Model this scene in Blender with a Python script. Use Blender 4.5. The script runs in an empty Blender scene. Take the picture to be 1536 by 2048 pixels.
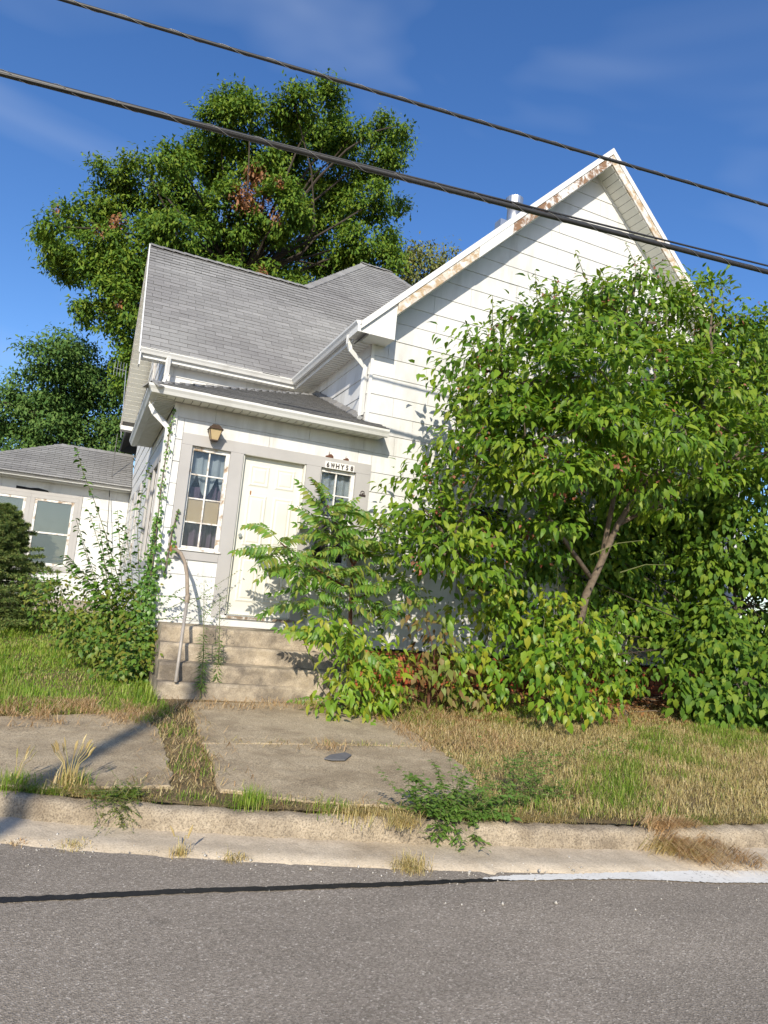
import bpy, math, random
import numpy as np
from mathutils import Matrix, Vector
random.seed(7); RG = np.random.default_rng(11)
R = math.radians
sc = bpy.context.scene
# ------------------------------------------------------------------ camera
CP = np.array([-.7622, -8.5646, 1.2132]); FPX = 1372.5
def basis(yaw, pitch, roll):
    cy, sy, cp, sp = math.cos(yaw), math.sin(yaw), math.cos(pitch), math.sin(pitch)
    f = np.array([sy*cp, cy*cp, sp]); r0 = np.array([cy, -sy, 0.]); u0 = np.cross(r0, f)
    cr, sr = math.cos(roll), math.sin(roll)
    return cr*r0+sr*u0, -sr*r0+cr*u0, f
CR, CU, CF = basis(R(22.872), R(6.864), R(5.479))
cam = bpy.data.cameras.new('camera'); camo = bpy.data.objects.new('camera', cam)
sc.collection.objects.link(camo)
camo.matrix_world = Matrix(((CR[0], CU[0], -CF[0], CP[0]), (CR[1], CU[1], -CF[1], CP[1]), (CR[2], CU[2], -CF[2], CP[2]), (0, 0, 0, 1)))
cam.sensor_fit = 'VERTICAL'; cam.sensor_height = 36; cam.lens = FPX/2048*36; cam.clip_end = 2000
sc.camera = camo
# ------------------------------------------------------------------ sky and sun
SUND = Vector((.49, 1, -.64)).normalized()
w = bpy.data.worlds.new('World'); sc.world = w; w.use_nodes = True
nt = w.node_tree; nt.nodes.clear()
wo = nt.nodes.new('ShaderNodeOutputWorld'); bg = nt.nodes.new('ShaderNodeBackground')
sk = nt.nodes.new('ShaderNodeTexSky'); sk.sky_type = 'NISHITA'; sk.sun_disc = False
sk.sun_elevation = math.asin(-SUND.z); sk.sun_rotation = math.atan2(-SUND.x, -SUND.y)
sk.altitude = 200; sk.air_density = 1.0; sk.dust_density = .7; sk.ozone_density = 3.5
hs = nt.nodes.new('ShaderNodeHueSaturation'); hs.inputs['Saturation'].default_value = 1.2; hs.inputs['Hue'].default_value = .508; hs.inputs['Value'].default_value = 1.6
nt.links.new(sk.outputs[0], hs.inputs['Color'])
# thin high cirrus, mapped by direction over the whole sky
tc = nt.nodes.new('ShaderNodeTexCoord'); mp = nt.nodes.new('ShaderNodeMapping'); mp.inputs['Scale'].default_value = (1.2, 1.2, 3.2); mp.inputs['Location'].default_value = (.35, .1, .2)
n1 = nt.nodes.new('ShaderNodeTexNoise'); n1.inputs['Scale'].default_value = 1.6; n1.inputs['Detail'].default_value = 3; n1.inputs['Roughness'].default_value = .55; n1.inputs['Distortion'].default_value = .7
cr_ = nt.nodes.new('ShaderNodeValToRGB'); cr_.color_ramp.elements[0].position = .48; cr_.color_ramp.elements[0].color = (0, 0, 0, 1); cr_.color_ramp.elements[1].position = .95; cr_.color_ramp.elements[1].color = (.34, .34, .34, 1)
mx = nt.nodes.new('ShaderNodeMixRGB'); mx.inputs[2].default_value = (6.0, 6.8, 8.2, 1)
nt.links.new(tc.outputs['Generated'], mp.inputs[0]); nt.links.new(mp.outputs[0], n1.inputs['Vector']); nt.links.new(n1.outputs[0], cr_.inputs[0])
nt.links.new(cr_.outputs[0], mx.inputs[0]); nt.links.new(hs.outputs[0], mx.inputs[1]); nt.links.new(mx.outputs[0], bg.inputs[0])
bg.inputs[1].default_value = .105
nt.links.new(bg.outputs[0], wo.inputs[0])
sl = bpy.data.lights.new('sun', 'SUN'); sl.energy = 5.0; sl.angle = R(.53); sl.color = (1, .915, .765)
so = bpy.data.objects.new('sun', sl); sc.collection.objects.link(so); so.rotation_euler = SUND.to_track_quat('-Z', 'Y').to_euler()
so.location = (-8, -16, 12)
vs = sc.view_settings; vs.view_transform = 'Standard'; vs.look = 'None'; vs.exposure = .17; vs.gamma = 1; vs.use_curve_mapping = False
sc.render.film_transparent = False
try:
    sc.cycles.max_bounces = 6; sc.cycles.transparent_max_bounces = 12; sc.cycles.use_denoising = True
except Exception: pass
# ------------------------------------------------------------------ helpers
def at(px, py, ax, val):
    "the place on the plane coordinate[ax]=val that lies along this pixel of the photograph"
    d = (px-768)*CR-(py-1024)*CU+FPX*CF; t = (val-CP[ax])/d[ax]; return CP+t*d
def depth(P): return float((np.asarray(P)-CP)@CF)
def pix(P):
    v = np.asarray(P)-CP; z = v@CF; return np.stack([768+FPX*(v@CR)/z, 1024-FPX*(v@CU)/z, z], -1)
COL = sc.collection
def link(name, me, m=None, parent=None, mw=None):
    o = bpy.data.objects.new(name, me); COL.objects.link(o)
    if m is not None and me is not None and not me.materials: me.materials.append(m)
    if parent is not None: o.parent = parent
    if mw is not None: o.matrix_world = mw
    return o
def tag(o, label=None, cat=None, group=None, kind=None):
    if label: o['label'] = label
    if cat: o['category'] = cat
    if group: o['group'] = group
    if kind: o['kind'] = kind
    return o
def thing(name, label, cat, loc=(0, 0, 0), group=None):
    o = bpy.data.objects.new(name, None); COL.objects.link(o); o.empty_display_size = .2
    return tag(o, label, cat, group)
class MB:
    def __init__(s): s.v = []; s.f = []; s.n = 0
    def add(s, vs_, fs):
        s.v += [tuple(map(float, q)) for q in vs_]; s.f += [tuple(i+s.n for i in q) for q in fs]; s.n = len(s.v); return s
    def box(s, x0, x1, y0, y1, z0, z1):
        return s.add([(x0, y0, z0), (x1, y0, z0), (x1, y1, z0), (x0, y1, z0), (x0, y0, z1), (x1, y0, z1), (x1, y1, z1), (x0, y1, z1)],
                     [(0, 3, 2, 1), (4, 5, 6, 7), (0, 1, 5, 4), (1, 2, 6, 5), (2, 3, 7, 6), (3, 0, 4, 7)])
    def hexa(s, b, t):
        return s.add(list(b)+list(t), [(0, 3, 2, 1), (4, 5, 6, 7), (0, 1, 5, 4), (1, 2, 6, 5), (2, 3, 7, 6), (3, 0, 4, 7)])
    def prism(s, poly, off):
        "polygon (3-D points) pushed along off"
        n = len(poly); a = [np.asarray(q, float) for q in poly]; o = np.asarray(off, float)
        return s.add(a+[q+o for q in a], [tuple(range(n))[::-1], tuple(range(n, 2*n))]+[(i, (i+1) % n, n+(i+1) % n, n+i) for i in range(n)])
    def tube(s, path, r, k=8, cap=True):
        P = [np.asarray(q, float) for q in path]; n = len(P)
        rr = r if hasattr(r, '__len__') else [r]*n; up = np.array([.13, .31, .94]); vs_ = []
        for i in range(n):
            t = P[min(i+1, n-1)]-P[max(i-1, 0)]; t = t/(np.linalg.norm(t)+1e-9)
            a = np.cross(t, up); 
            if np.linalg.norm(a) < .05: a = np.cross(t, (1, 0, 0))
            a /= np.linalg.norm(a); b = np.cross(t, a)
            for j in range(k):
                q = 2*math.pi*j/k; vs_.append(P[i]+rr[i]*(math.cos(q)*a+math.sin(q)*b))
        fs = [(i*k+j, i*k+(j+1) % k, (i+1)*k+(j+1) % k, (i+1)*k+j) for i in range(n-1) for j in range(k)]
        if cap: fs += [tuple(range(k))[::-1], tuple((n-1)*k+j for j in range(k))]
        return s.add(vs_, fs)
    def mesh(s, name, smooth=False):
        me = bpy.data.meshes.new(name); me.from_pydata(s.v, [], s.f); me.update()
        if smooth: me.polygons.foreach_set('use_smooth', [True]*len(me.polygons))
        return me
    def build(s, name, m, parent=None, smooth=False): return link(name, s.mesh(name, smooth), m, parent)
def np_mesh(name, V, F, smooth=False):
    "V (n,3) array, F list of index arrays, each (m,k)"
    me = bpy.data.meshes.new(name); me.vertices.add(len(V)); me.vertices.foreach_set('co', np.asarray(V, np.float32).ravel())
    tot = sum(f.size for f in F); cnt = sum(len(f) for f in F)
    me.loops.add(tot); me.loops.foreach_set('vertex_index', np.concatenate([f.ravel() for f in F]).astype(np.int32))
    ls = np.concatenate([np.full(len(f), f.shape[1]) for f in F]); st = np.concatenate([[0], np.cumsum(ls)[:-1]])
    me.polygons.add(cnt); me.polygons.foreach_set('loop_start', st.astype(np.int32))
    if smooth: me.polygons.foreach_set('use_smooth', np.ones(cnt, bool))
    me.update(calc_edges=True); me.validate(); return me
# ------------------------------------------------------------------ materials
class N:
    def __init__(s, name):
        s.m = bpy.data.materials.new(name); s.m.use_nodes = True; s.t = s.m.node_tree; s.t.nodes.clear()
        s.out = s('ShaderNodeOutputMaterial'); s.b = s('ShaderNodeBsdfPrincipled'); s.l(s.b.outputs[0], s.out.inputs[0]); s._p = None
    def __call__(s, k): return s.t.nodes.new(k)
    def l(s, a, b): s.t.links.new(a, b)
    def pos(s, scale=(1, 1, 1)):
        g = s('ShaderNodeNewGeometry'); mm = s('ShaderNodeMapping'); mm.inputs['Scale'].default_value = scale; s.l(g.outputs['Position'], mm.inputs[0]); return mm.outputs[0]
    def noise(s, scale, detail=4, rough=.55, stretch=(1, 1, 1), dist=0):
        n = s('ShaderNodeTexNoise'); n.inputs['Scale'].default_value = scale; n.inputs['Detail'].default_value = detail; n.inputs['Roughness'].default_value = rough; n.inputs['Distortion'].default_value = dist
        s.l(s.pos(stretch), n.inputs['Vector']); return n.outputs[0]
    def ramp(s, x, stops):
        r = s('ShaderNodeValToRGB'); e = r.color_ramp.elements
        while len(e) < len(stops): e.new(.5)
        for i, (p, c) in enumerate(stops):
            e[i].position = p; e[i].color = (*c, 1) if hasattr(c, '__len__') else (c, c, c, 1)
        s.l(x, r.inputs[0]); return r.outputs[0]
    def mix(s, f, a, b, mode='MIX'):
        n = s('ShaderNodeMixRGB'); n.blend_type = mode
        for i, q in enumerate((f, a, b)):
            if isinstance(q, (int, float)): n.inputs[i].default_value = q if i == 0 else (q, q, q, 1)
            elif isinstance(q, tuple): n.inputs[i].default_value = (*q, 1)
            else: s.l(q, n.inputs[i])
        return n.outputs[0]
    def rnd(s):
        g = s('ShaderNodeNewGeometry'); o = s('ShaderNodeObjectInfo'); a = s('ShaderNodeMath'); a.operation = 'ADD'; f = s('ShaderNodeMath'); f.operation = 'FRACT'
        s.l(g.outputs['Random Per Island'], a.inputs[0]); s.l(o.outputs['Random'], a.inputs[1]); s.l(a.outputs[0], f.inputs[0]); return f.outputs[0]
    def bump(s, x, strength=.3, dist=.01):
        b = s('ShaderNodeBump'); b.inputs['Strength'].default_value = strength; b.inputs['Distance'].default_value = dist; s.l(x, b.inputs['Height'])
        if s._p is not None: s.l(s._p, b.inputs['Normal'])
        s._p = b.outputs[0]; s.l(s._p, s.b.inputs['Normal'])
    def done(s, col, rough=.8, spec=.3, metal=0):
        if isinstance(col, tuple): s.b.inputs['Base Color'].default_value = (*col, 1)
        else: s.l(col, s.b.inputs['Base Color'])
        if isinstance(rough, (int, float)): s.b.inputs['Roughness'].default_value = rough
        else: s.l(rough, s.b.inputs['Roughness'])
        s.b.inputs['Specular IOR Level'].default_value = spec; s.b.inputs['Metallic'].default_value = metal; return s.m
def plain(name, c, rough=.7, var=.12, scale=9, metal=0, spec=.3, bump=0, speck=60):
    n = N(name); f = n.noise(scale, 5); c2 = tuple(q*(1-2*var) for q in c); col = n.ramp(f, [(.3, c2), (.7, c)])
    if bump: n.bump(n.noise(speck, 3), bump, .004)
    return n.done(col, rough, spec, metal)
def white_paint(name, base=(.66, .66, .65), dirt=(.40, .385, .35), amt=.8, rv=.05):
    n = N(name); st = n.noise(2.4, 6, .65, (1.6, 1.6, .35)); pa = n.noise(.9, 3, .5)
    d = n.ramp(st, [(.47, 0.), (.74, amt)]); p = n.ramp(pa, [(.40, .2), (.60, 1.)])
    dd = n.mix(1., d, p, 'MULTIPLY'); fine = n.ramp(n.noise(34, 4, .7, (1, 1, .22)), [(.50, 0.), (.75, .42)]); fine = n.mix(1., fine, n.ramp(pa, [(.4, .2), (.6, 1.)]), 'MULTIPLY')
    col = n.mix(dd, base, dirt); col = n.mix(fine, col, (.56, .54, .5)); sh = n.ramp(n.rnd(), [(0, 1-rv), (1, 1.)]); col = n.mix(1., col, sh, 'MULTIPLY')
    n.bump(n.noise(50, 3, .6, (1, 1, .3)), .12, .003); return n.done(col, .62, .3)
def peel(name, wood, lo, hi, paint=(.72, .71, .68)):
    n = N(name); f = n.noise(7, 7, .7, (1, 1, 1), .6); m_ = n.ramp(f, [(lo, 0.), (hi, 1.)]); g = n.noise(14, 5, .6, (1, 6, 6))
    wd = n.ramp(g, [(.3, tuple(q*.55 for q in wood)), (.7, wood)]); col = n.mix(m_, wd, paint); n.bump(m_, .5, .004); return n.done(col, .8, .2)
def leafmat(name, cols, trans=.3, rough=.5, spec=.28, patch=None):
    n = N(name); r = n.rnd(); k = len(cols); col = n.ramp(r, [((i+.5)/k, c) for i, c in enumerate(cols)])
    if patch:
        f = n.ramp(n.noise(patch[0], 3), [(patch[1], 0.), (patch[1]+.14, 1.)]); f = n.mix(1., f, n.ramp(r, [(.15, .25), (.8, 1.)]), 'MULTIPLY'); col = n.mix(f, col, patch[2])
    n.done(col, rough, spec); t = n('ShaderNodeBsdfTranslucent'); tcol = n.mix(1., col, (1.35, 1.3, .55), 'MULTIPLY'); n.l(tcol, t.inputs[0])
    ms = n('ShaderNodeMixShader'); ms.inputs[0].default_value = trans; n.l(n.b.outputs[0], ms.inputs[1]); n.l(t.outputs[0], ms.inputs[2]); n.l(ms.outputs[0], n.out.inputs[0]); return n.m
def concrete(name, a, b, stain, sk=.35, bump=.5, st0=.47, bs=1.3):
    n = N(name); big = n.noise(bs, 6, .65); mid = n.noise(7, 6, .65); fine = n.noise(95, 3, .7)
    col = n.ramp(mid, [(.3, a), (.7, b)]); col = n.mix(n.ramp(big, [(st0, 0.), (st0+.22, .85)]), col, stain); sp = n.ramp(fine, [(.35, 1-sk), (.5, 1.), (.68, 1+sk*.6)]); col = n.mix(1., col, sp, 'MULTIPLY')
    n.bump(fine, bump, .008); n.bump(mid, .6, .02); return n.done(col, .88, .2)
M = {}
M['siding'] = white_paint('siding_paint')
M['trimwhite'] = white_paint('white_metal_paint', (.70, .70, .68), (.55, .53, .48), .3)
M['soffit'] = white_paint('soffit_vinyl', (.74, .73, .67), (.5, .47, .4), .3)
M['gutter'] = white_paint('gutter_metal', (.70, .70, .68), (.40, .38, .34), .45)
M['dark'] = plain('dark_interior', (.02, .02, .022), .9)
M['backing'] = plain('wall_backing', (.5, .49, .47), .9)
def shingle_mat():
    n = N('asphalt_shingle'); r = n.rnd(); col = n.ramp(r, [(0, (.222, .222, .218)), (.35, (.248, .248, .244)), (.7, (.266, .266, .262)), (1, (.295, .295, .290))])
    big = n.ramp(n.noise(.55, 4), [(.35, (.82, .80, .80)), (.65, (1.05, 1.04, 1.02))]); col = n.mix(1., col, big, 'MULTIPLY'); fine = n.noise(130, 2, .7); col = n.mix(1., col, n.ramp(fine, [(.35, .75), (.65, 1.18)]), 'MULTIPLY')
    n.bump(fine, .4, .004); return n.done(col, .9, .2)
M['shingle'] = shingle_mat()
M['butt'] = plain('asphalt_shingle_edge', (.095, .094, .092), .95)
M['trim'] = plain('grey_trim_paint', (.42, .405, .395), .65, .05, 3, bump=.08, speck=30)
M['door'] = plain('cream_door_paint', (.68, .665, .595), .45, .05, 2.2)
M['sash'] = peel('peeling_white_sash', (.42, .30, .2), .36, .5)
M['woodtan'] = peel('peeling_tan_fascia', (.55, .40, .24), .42, .62)
M['woodbrown'] = peel('peeling_brown_fascia', (.30, .18, .11), .47, .58)
M['sill'] = peel('weathered_threshold_wood', (.30, .23, .17), .5, .62)
M['conc'] = concrete('old_step_concrete', (.33, .268, .188), (.50, .42, .315), (.12, .10, .08), .25, .6, .41, 2.8)
M['slab'] = concrete('paving_concrete', (.39, .305, .195), (.50, .405, .272), (.26, .20, .128), .5, .9, .46, 2.2)
M['pan'] = concrete('gutter_pan_concrete', (.45, .375, .275), (.545, .46, .345), (.33, .265, .185), .22, .4, .5, 1.8)
M['kerb'] = concrete('kerb_concrete', (.33, .268, .188), (.445, .37, .272), (.19, .15, .105), .45, 1., .44, 3.4)
def asphalt_mat():
    n = N('worn_asphalt'); v = n('ShaderNodeTexVoronoi'); v.inputs['Scale'].default_value = 135; n.l(n.pos(), v.inputs['Vector']); sep = n('ShaderNodeSeparateColor'); n.l(v.outputs['Color'], sep.inputs[0])
    st = n.ramp(sep.outputs[0], [(0, (.195, .165, .129)), (.35, (.26, .22, .173)), (.7, (.305, .26, .207)), (.93, (.365, .313, .252)), (1, (.50, .44, .365))])
    big = n.ramp(n.noise(.8, 5, .6, (1, 2.5, 1)), [(.3, .80), (.7, 1.08)]); col = n.mix(1., st, big, 'MULTIPLY'); spt = n.ramp(n.noise(3.1, 4, .6), [(.66, 1.), (.76, .66)]); col = n.mix(1., col, spt, 'MULTIPLY'); fn = n.noise(170, 3, .7); col = n.mix(1., col, n.ramp(fn, [(.3, .8), (.7, 1.18)]), 'MULTIPLY')
    n.bump(v.outputs['Distance'], .5, .005); n.bump(fn, .4, .003); return n.done(col, .85, .25)
M['asphalt'] = asphalt_mat()
M['tar'] = plain('black_line_paint', (.022, .021, .021), .6, .25, 25, bump=.5, speck=90)
def worn_white():
    n = N('white_line_paint'); f = n.ramp(n.noise(38, 5, .7), [(.30, 0.), (.42, 1.)]); n.bump(n.noise(90, 3), .5, .005); return n.done(n.mix(f, (.26, .24, .21), n.ramp(n.noise(4, 4), [(.3, (.66, .63, .57)), (.7, (.80, .78, .72))])), .8, .2)
M['whiteline'] = worn_white()
def soil_mat():
    n = N('soil_and_thatch'); f = n.noise(2.2, 6, .65); g = n.noise(45, 4, .7); col = n.ramp(f, [(.3, (.085, .062, .038)), (.5, (.19, .14, .075)), (.7, (.28, .21, .11))]); col = n.mix(1., col, n.ramp(g, [(.3, .55), (.7, 1.3)]), 'MULTIPLY'); n.bump(g, .8, .02); return n.done(col, .95, .1)
M['soil'] = soil_mat()
M['bark'] = plain('bark', (.19, .145, .105), .9, .25, 22, bump=.8, speck=45)
M['barkdark'] = plain('dark_bark', (.07, .055, .042), .9, .25, 14, bump=.8, speck=30)
M['barkred'] = plain('reddish_stem', (.14, .06, .035), .7, .2, 22)
M['stem'] = plain('green_stem', (.17, .18, .07), .7, .2, 22)
M['cable'] = plain('black_cable', (.035, .035, .037), .5, .2, 40, spec=.5)
M['wirewrap'] = plain('steel_wire_wrap', (.55, .55, .55), .35, .1, 40, .9)
M['rust'] = plain('rusted_iron', (.42, .19, .07), .9, .3, 30, bump=.6)
M['pipe'] = plain('weathered_pipe', (.36, .29, .22), .7, .16, 18, .15, bump=.3)
M['galv'] = plain('galvanised_steel', (.62, .62, .6), .35, .08, 12, .85)
M['lampmetal'] = plain('aged_bronze_lamp', (.11, .075, .055), .55, .2, 30, .4)
M['lampglass'] = plain('frosted_amber_glass', (.52, .40, .22), .4, .08, 12)
M['cardboard'] = plain('cardboard', (.46, .33, .21), .9, .05, 3)
M['curtain'] = plain('pale_curtain', (.33, .35, .39), .95, .1, 6)
M['purple'] = plain('purple_curtain', (.15, .10, .16), .95, .2, 8)
M['blind'] = plain('grey_blind', (.21, .235, .25), .7, .04, 5)
M['letter'] = plain('dark_metal_letter', (.06, .045, .04), .5, .1, 30, .3)
M['plate'] = plain('white_plate', (.72, .71, .68), .6, .03, 8)
M['pole'] = plain('weathered_pole_wood', (.18, .14, .10), .9, .2, 10, bump=.5)
M['slate'] = plain('slate_grey_shard', (.17, .165, .165), .75, .12, 20)
M['mortar'] = plain('mortar', (.36, .31, .27), .95, .15, 20, bump=.5)
def brick_mat():
    n = N('red_brick'); r = n.rnd(); col = n.ramp(r, [(0, (.28, .065, .03)), (.5, (.37, .095, .04)), (1, (.43, .14, .07))]); col = n.mix(1., col, n.ramp(n.noise(30, 4), [(.3, .7), (.7, 1.15)]), 'MULTIPLY'); n.bump(n.noise(60, 3), .5, .005); return n.done(col, .9, .2)
M['brick'] = brick_mat()
def glass_mat():
    n = N('window_glass'); g = n('ShaderNodeBsdfGlossy'); g.inputs['Roughness'].default_value = .03; t = n('ShaderNodeBsdfTransparent'); t.inputs[0].default_value = (.90, .93, .93, 1)
    d = n('ShaderNodeBsdfDiffuse'); d.inputs[0].default_value = (.5, .52, .52, 1); f = n('ShaderNodeFresnel'); f.inputs[0].default_value = 1.5; mm = n('ShaderNodeMath'); mm.operation = 'MULTIPLY_ADD'; mm.inputs[1].default_value = .9; mm.inputs[2].default_value = .0
    n.l(f.outputs[0], mm.inputs[0]); a = n('ShaderNodeMixShader'); n.l(mm.outputs[0], a.inputs[0]); n.l(t.outputs[0], a.inputs[1]); n.l(g.outputs[0], a.inputs[2])
    b = n('ShaderNodeMixShader'); dirt = n.ramp(n.noise(6, 5), [(.45, .0), (.8, .05)]); n.l(dirt, b.inputs[0]); n.l(a.outputs[0], b.inputs[1]); n.l(d.outputs[0], b.inputs[2]); n.l(b.outputs[0], n.out.inputs[0]); return n.m
M['glass'] = glass_mat()
# foliage
M['l_dog'] = leafmat('dogwood_leaf', [(.075, .165, .014), (.12, .225, .018), (.175, .285, .022), (.10, .195, .016), (.235, .32, .028)], .36, .48, .3, (1.1, .56, (.26, .31, .03)))
M['l_heart'] = leafmat('heart_leaf', [(.10, .21, .02), (.155, .28, .025), (.20, .31, .028), (.30, .32, .03)], .34, .4)
M['l_vine'] = leafmat('vine_leaf', [(0.059, 0.129, 0.016), (0.089, 0.174, 0.018), (0.124, 0.213, 0.020), (0.178, 0.248, 0.025)], .3, .55, .2)
M['l_ail'] = leafmat('pinnate_leaflet', [(0.094, 0.200, 0.031), (0.131, 0.256, 0.035), (0.175, 0.294, 0.037), (0.237, 0.263, 0.050)], .28, .42)
M['l_bush'] = leafmat('bright_bush_leaf', [(.14, .25, .02), (.19, .32, .025), (.26, .34, .03), (.32, .33, .04)], .35, .42)
M['l_brown'] = leafmat('reddish_brown_leaf', [(.17, .10, .035), (.20, .15, .05), (.13, .17, .03), (.15, .20, .03)], .25, .5)
M['l_left'] = leafmat('sapling_leaf', [(0.078, 0.182, 0.029), (0.117, 0.247, 0.036), (0.156, 0.273, 0.039), (0.091, 0.195, 0.039)], .25, .4, .45)
M['l_under'] = leafmat('undergrowth_leaf', [(.075, .15, .022), (.11, .20, .025), (.15, .22, .03), (.20, .20, .035)], .28, .45)
M['l_tree'] = leafmat('big_tree_leaf', [(0.060, 0.127, 0.018), (0.092, 0.172, 0.021), (0.132, 0.218, 0.025), (0.172, 0.236, 0.028)], .25, .6, .15, (.35, .60, (.16, .20, .022)))
M['l_tree2'] = leafmat('dark_tree_leaf', [(0.052, 0.117, 0.029), (0.078, 0.156, 0.036), (0.111, 0.195, 0.046), (0.130, 0.208, 0.052)], .2, .6, .15)
M['l_olive'] = leafmat('olive_tree_leaf', [(0.125, 0.163, 0.037), (0.175, 0.200, 0.044), (0.213, 0.213, 0.062), (0.150, 0.150, 0.050)], .2, .5)
M['l_dead'] = leafmat('dead_leaf', [(.25, .10, .04), (.32, .15, .06), (.20, .08, .035), (.30, .17, .09)], .15, .6)
M['needle'] = leafmat('spruce_needle', [(0.090, 0.150, 0.045), (0.128, 0.203, 0.053), (0.180, 0.247, 0.060), (0.255, 0.270, 0.083)], .1, .5)
M['l_weed'] = leafmat('weed_leaf', [(0.096, 0.192, 0.036), (0.132, 0.240, 0.042), (0.168, 0.264, 0.060), (0.120, 0.204, 0.036)], .25, .45)
M['l_berry'] = leafmat('reddish_fruit', [(.24, .07, .04), (.30, .12, .06), (.2, .09, .05)], .1, .5)
M['g_green'] = leafmat('green_grass', [(0.134, 0.246, 0.022), (0.196, 0.325, 0.028), (0.246, 0.358, 0.039), (0.336, 0.358, 0.090)], .3, .5)
M['g_dry'] = leafmat('dry_grass', [(0.490, 0.374, 0.163), (0.607, 0.478, 0.221), (0.420, 0.303, 0.129), (0.384, 0.362, 0.117), (0.700, 0.583, 0.315)], .25, .6)
M['g_straw'] = leafmat('brown_straw', [(0.446, 0.270, 0.121), (0.567, 0.392, 0.203), (0.365, 0.216, 0.095), (0.648, 0.486, 0.270)], .15, .7)
# ================================================================== THE SETTING
_c = np.polyfit([-1.03, -.35, .48, 1.1, 2.55, 3.85], [-3.92, -4.18, -4.45, -4.62, -4.94, -5.08], 2)
def yk(x):
    "y of the kerb face base at x"
    x = np.asarray(x, float); xa, xb = -1.2, 3.9; v = np.polyval(_c, np.clip(x, xa, xb)); d = np.polyder(_c)
    return v+np.where(x < xa, (x-xa)*np.polyval(d, xa), 0)+np.where(x > xb, (x-xb)*-.10, 0)
def zl(x, y):
    t = np.asarray(y)-yk(x); return -.150+.031*np.clip(t, 0, 8.5)+.010*np.exp(-((t-.16)/.12)**2)
def rz(x, y):
    t = yk(x)-np.asarray(y); return -.283+.010*np.clip(t-.36, 0, 5)
def grid_sheet(name, xs, ts, zf, m, kind='structure', parent=None, lift=0.):
    X, T = np.meshgrid(xs, ts, indexing='ij'); Y = yk(X)+T; Z = zf(X, Y)+lift
    V = np.stack([X, Y, Z], -1).reshape(-1, 3); a, b = X.shape; i = np.arange(a-1)[:, None]*b+np.arange(b-1)[None]
    F = np.stack([i, i+b, i+b+1, i+1], -1).reshape(-1, 4); me = np_mesh(name, V, [F], True); o = link(name, me, m, parent); return tag(o, kind=kind)
XS = np.unique(np.concatenate([np.linspace(-300, -12, 14), np.linspace(-12, 14, 131), np.linspace(14, 300, 14)]))
lawn = grid_sheet('ground', XS, np.concatenate([[.10, .13, .16, .2, .25], np.linspace(.3, 8, 50), [12, 20, 40, 90, 200, 500]]), lambda x, y: zl(x, y)+.010*np.sin(x*3.1+y*2.3)*np.sin(x*1.3-y*3.7)-.004, M['soil'])
road = grid_sheet('road', XS, np.array([-12., -9, -6, -4, -3, -2, -1.5, -1.1, -.8, -.6, -.355]), rz, M['asphalt'])
grid_sheet('verge', XS, np.array([-300., -60, -20, -12.]), lambda x, y: np.full_like(x, -.20), M['soil'])
# kerb and its gutter pan, swept along the road edge, a little uneven
XK = np.unique(np.concatenate([np.linspace(-60, -4, 20), np.linspace(-4, 10, 421), np.linspace(10, 60, 20)]))
wob = .011*np.interp(XK, np.linspace(-60, 60, 2200), RG.normal(size=2200))+.006*np.sin(XK*1.7)
def sweep(name, prof, wf, m):
    V = np.array([[[x, yk(x)+t+wf(t, z)*wv, z+(.5*wv if z > -.2 else 0)+RG.normal(0, .0012)] for t, z in prof] for x, wv in zip(XK, wob)])
    a, b = V.shape[:2]; i = np.arange(a-1)[:, None]*b+np.arange(b-1)[None]
    me = np_mesh(name, V.reshape(-1, 3), [np.stack([i, i+1, i+b+1, i+b], -1).reshape(-1, 4)], True); return tag(link(name, me, m), kind='structure')
sweep('kerb', [(.14, -.42), (.135, -.153), (.10, -.149), (.05, -.151), (.026, -.158), (.010, -.172), (.002, -.195), (-.004, -.225), (-.008, -.252), (-.010, -.30)], lambda t, z: 1. if t < .12 else 0., M['kerb'])
sweep('gutter_pan', [(.02, -.262), (-.008, -.264), (-.06, -.268), (-.20, -.274), (-.352, -.281), (-.37, -.33)], lambda t, z: 1.8 if t < -.3 else 0., M['pan'])
# road markings: a blacked-out edge line that turns into worn white paint
def marking(name, up, lo, m, lift):
    U = [at(x, y, 2, -.281) for x, y in up]; L = [at(x, y, 2, -.281) for x, y in lo]; vs_ = []
    def dens(P):
        P = np.array(P); t = np.linspace(0, len(P)-1, 160); Q = np.stack([np.interp(t, range(len(P)), P[:, k]) for k in range(3)], -1); Q[:, 1] += RG.normal(0, .0038, len(Q))+.002*np.sin(np.arange(len(Q))*.9+len(P)); return Q
    U, L = dens(U), dens(L); n = len(U)
    for Q in (U, L): Q[:, 2] = rz(Q[:, 0], Q[:, 1])+lift
    return tag(link(name, np_mesh(name, np.concatenate([U, L]), [np.array([(k, n+k, n+k+1, k+1) for k in range(n-1)])]), m), kind='structure')
marking('black_edge_line', [(-900, 1850), (-260, 1816), (0, 1799), (350, 1781), (768, 1766), (1030, 1756)], [(-900, 1864), (-260, 1829), (0, 1810), (350, 1791), (768, 1775), (1030, 1762)], M['tar'], .005)
marking('white_edge_line', [(965, 1758), (1030, 1752), (1200, 1748), (1383, 1743), (1536, 1743), (2200, 1745)], [(965, 1760), (1030, 1763), (1250, 1760), (1440, 1768), (1536, 1768), (2200, 1764)], M['whiteline'], .008)
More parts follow.
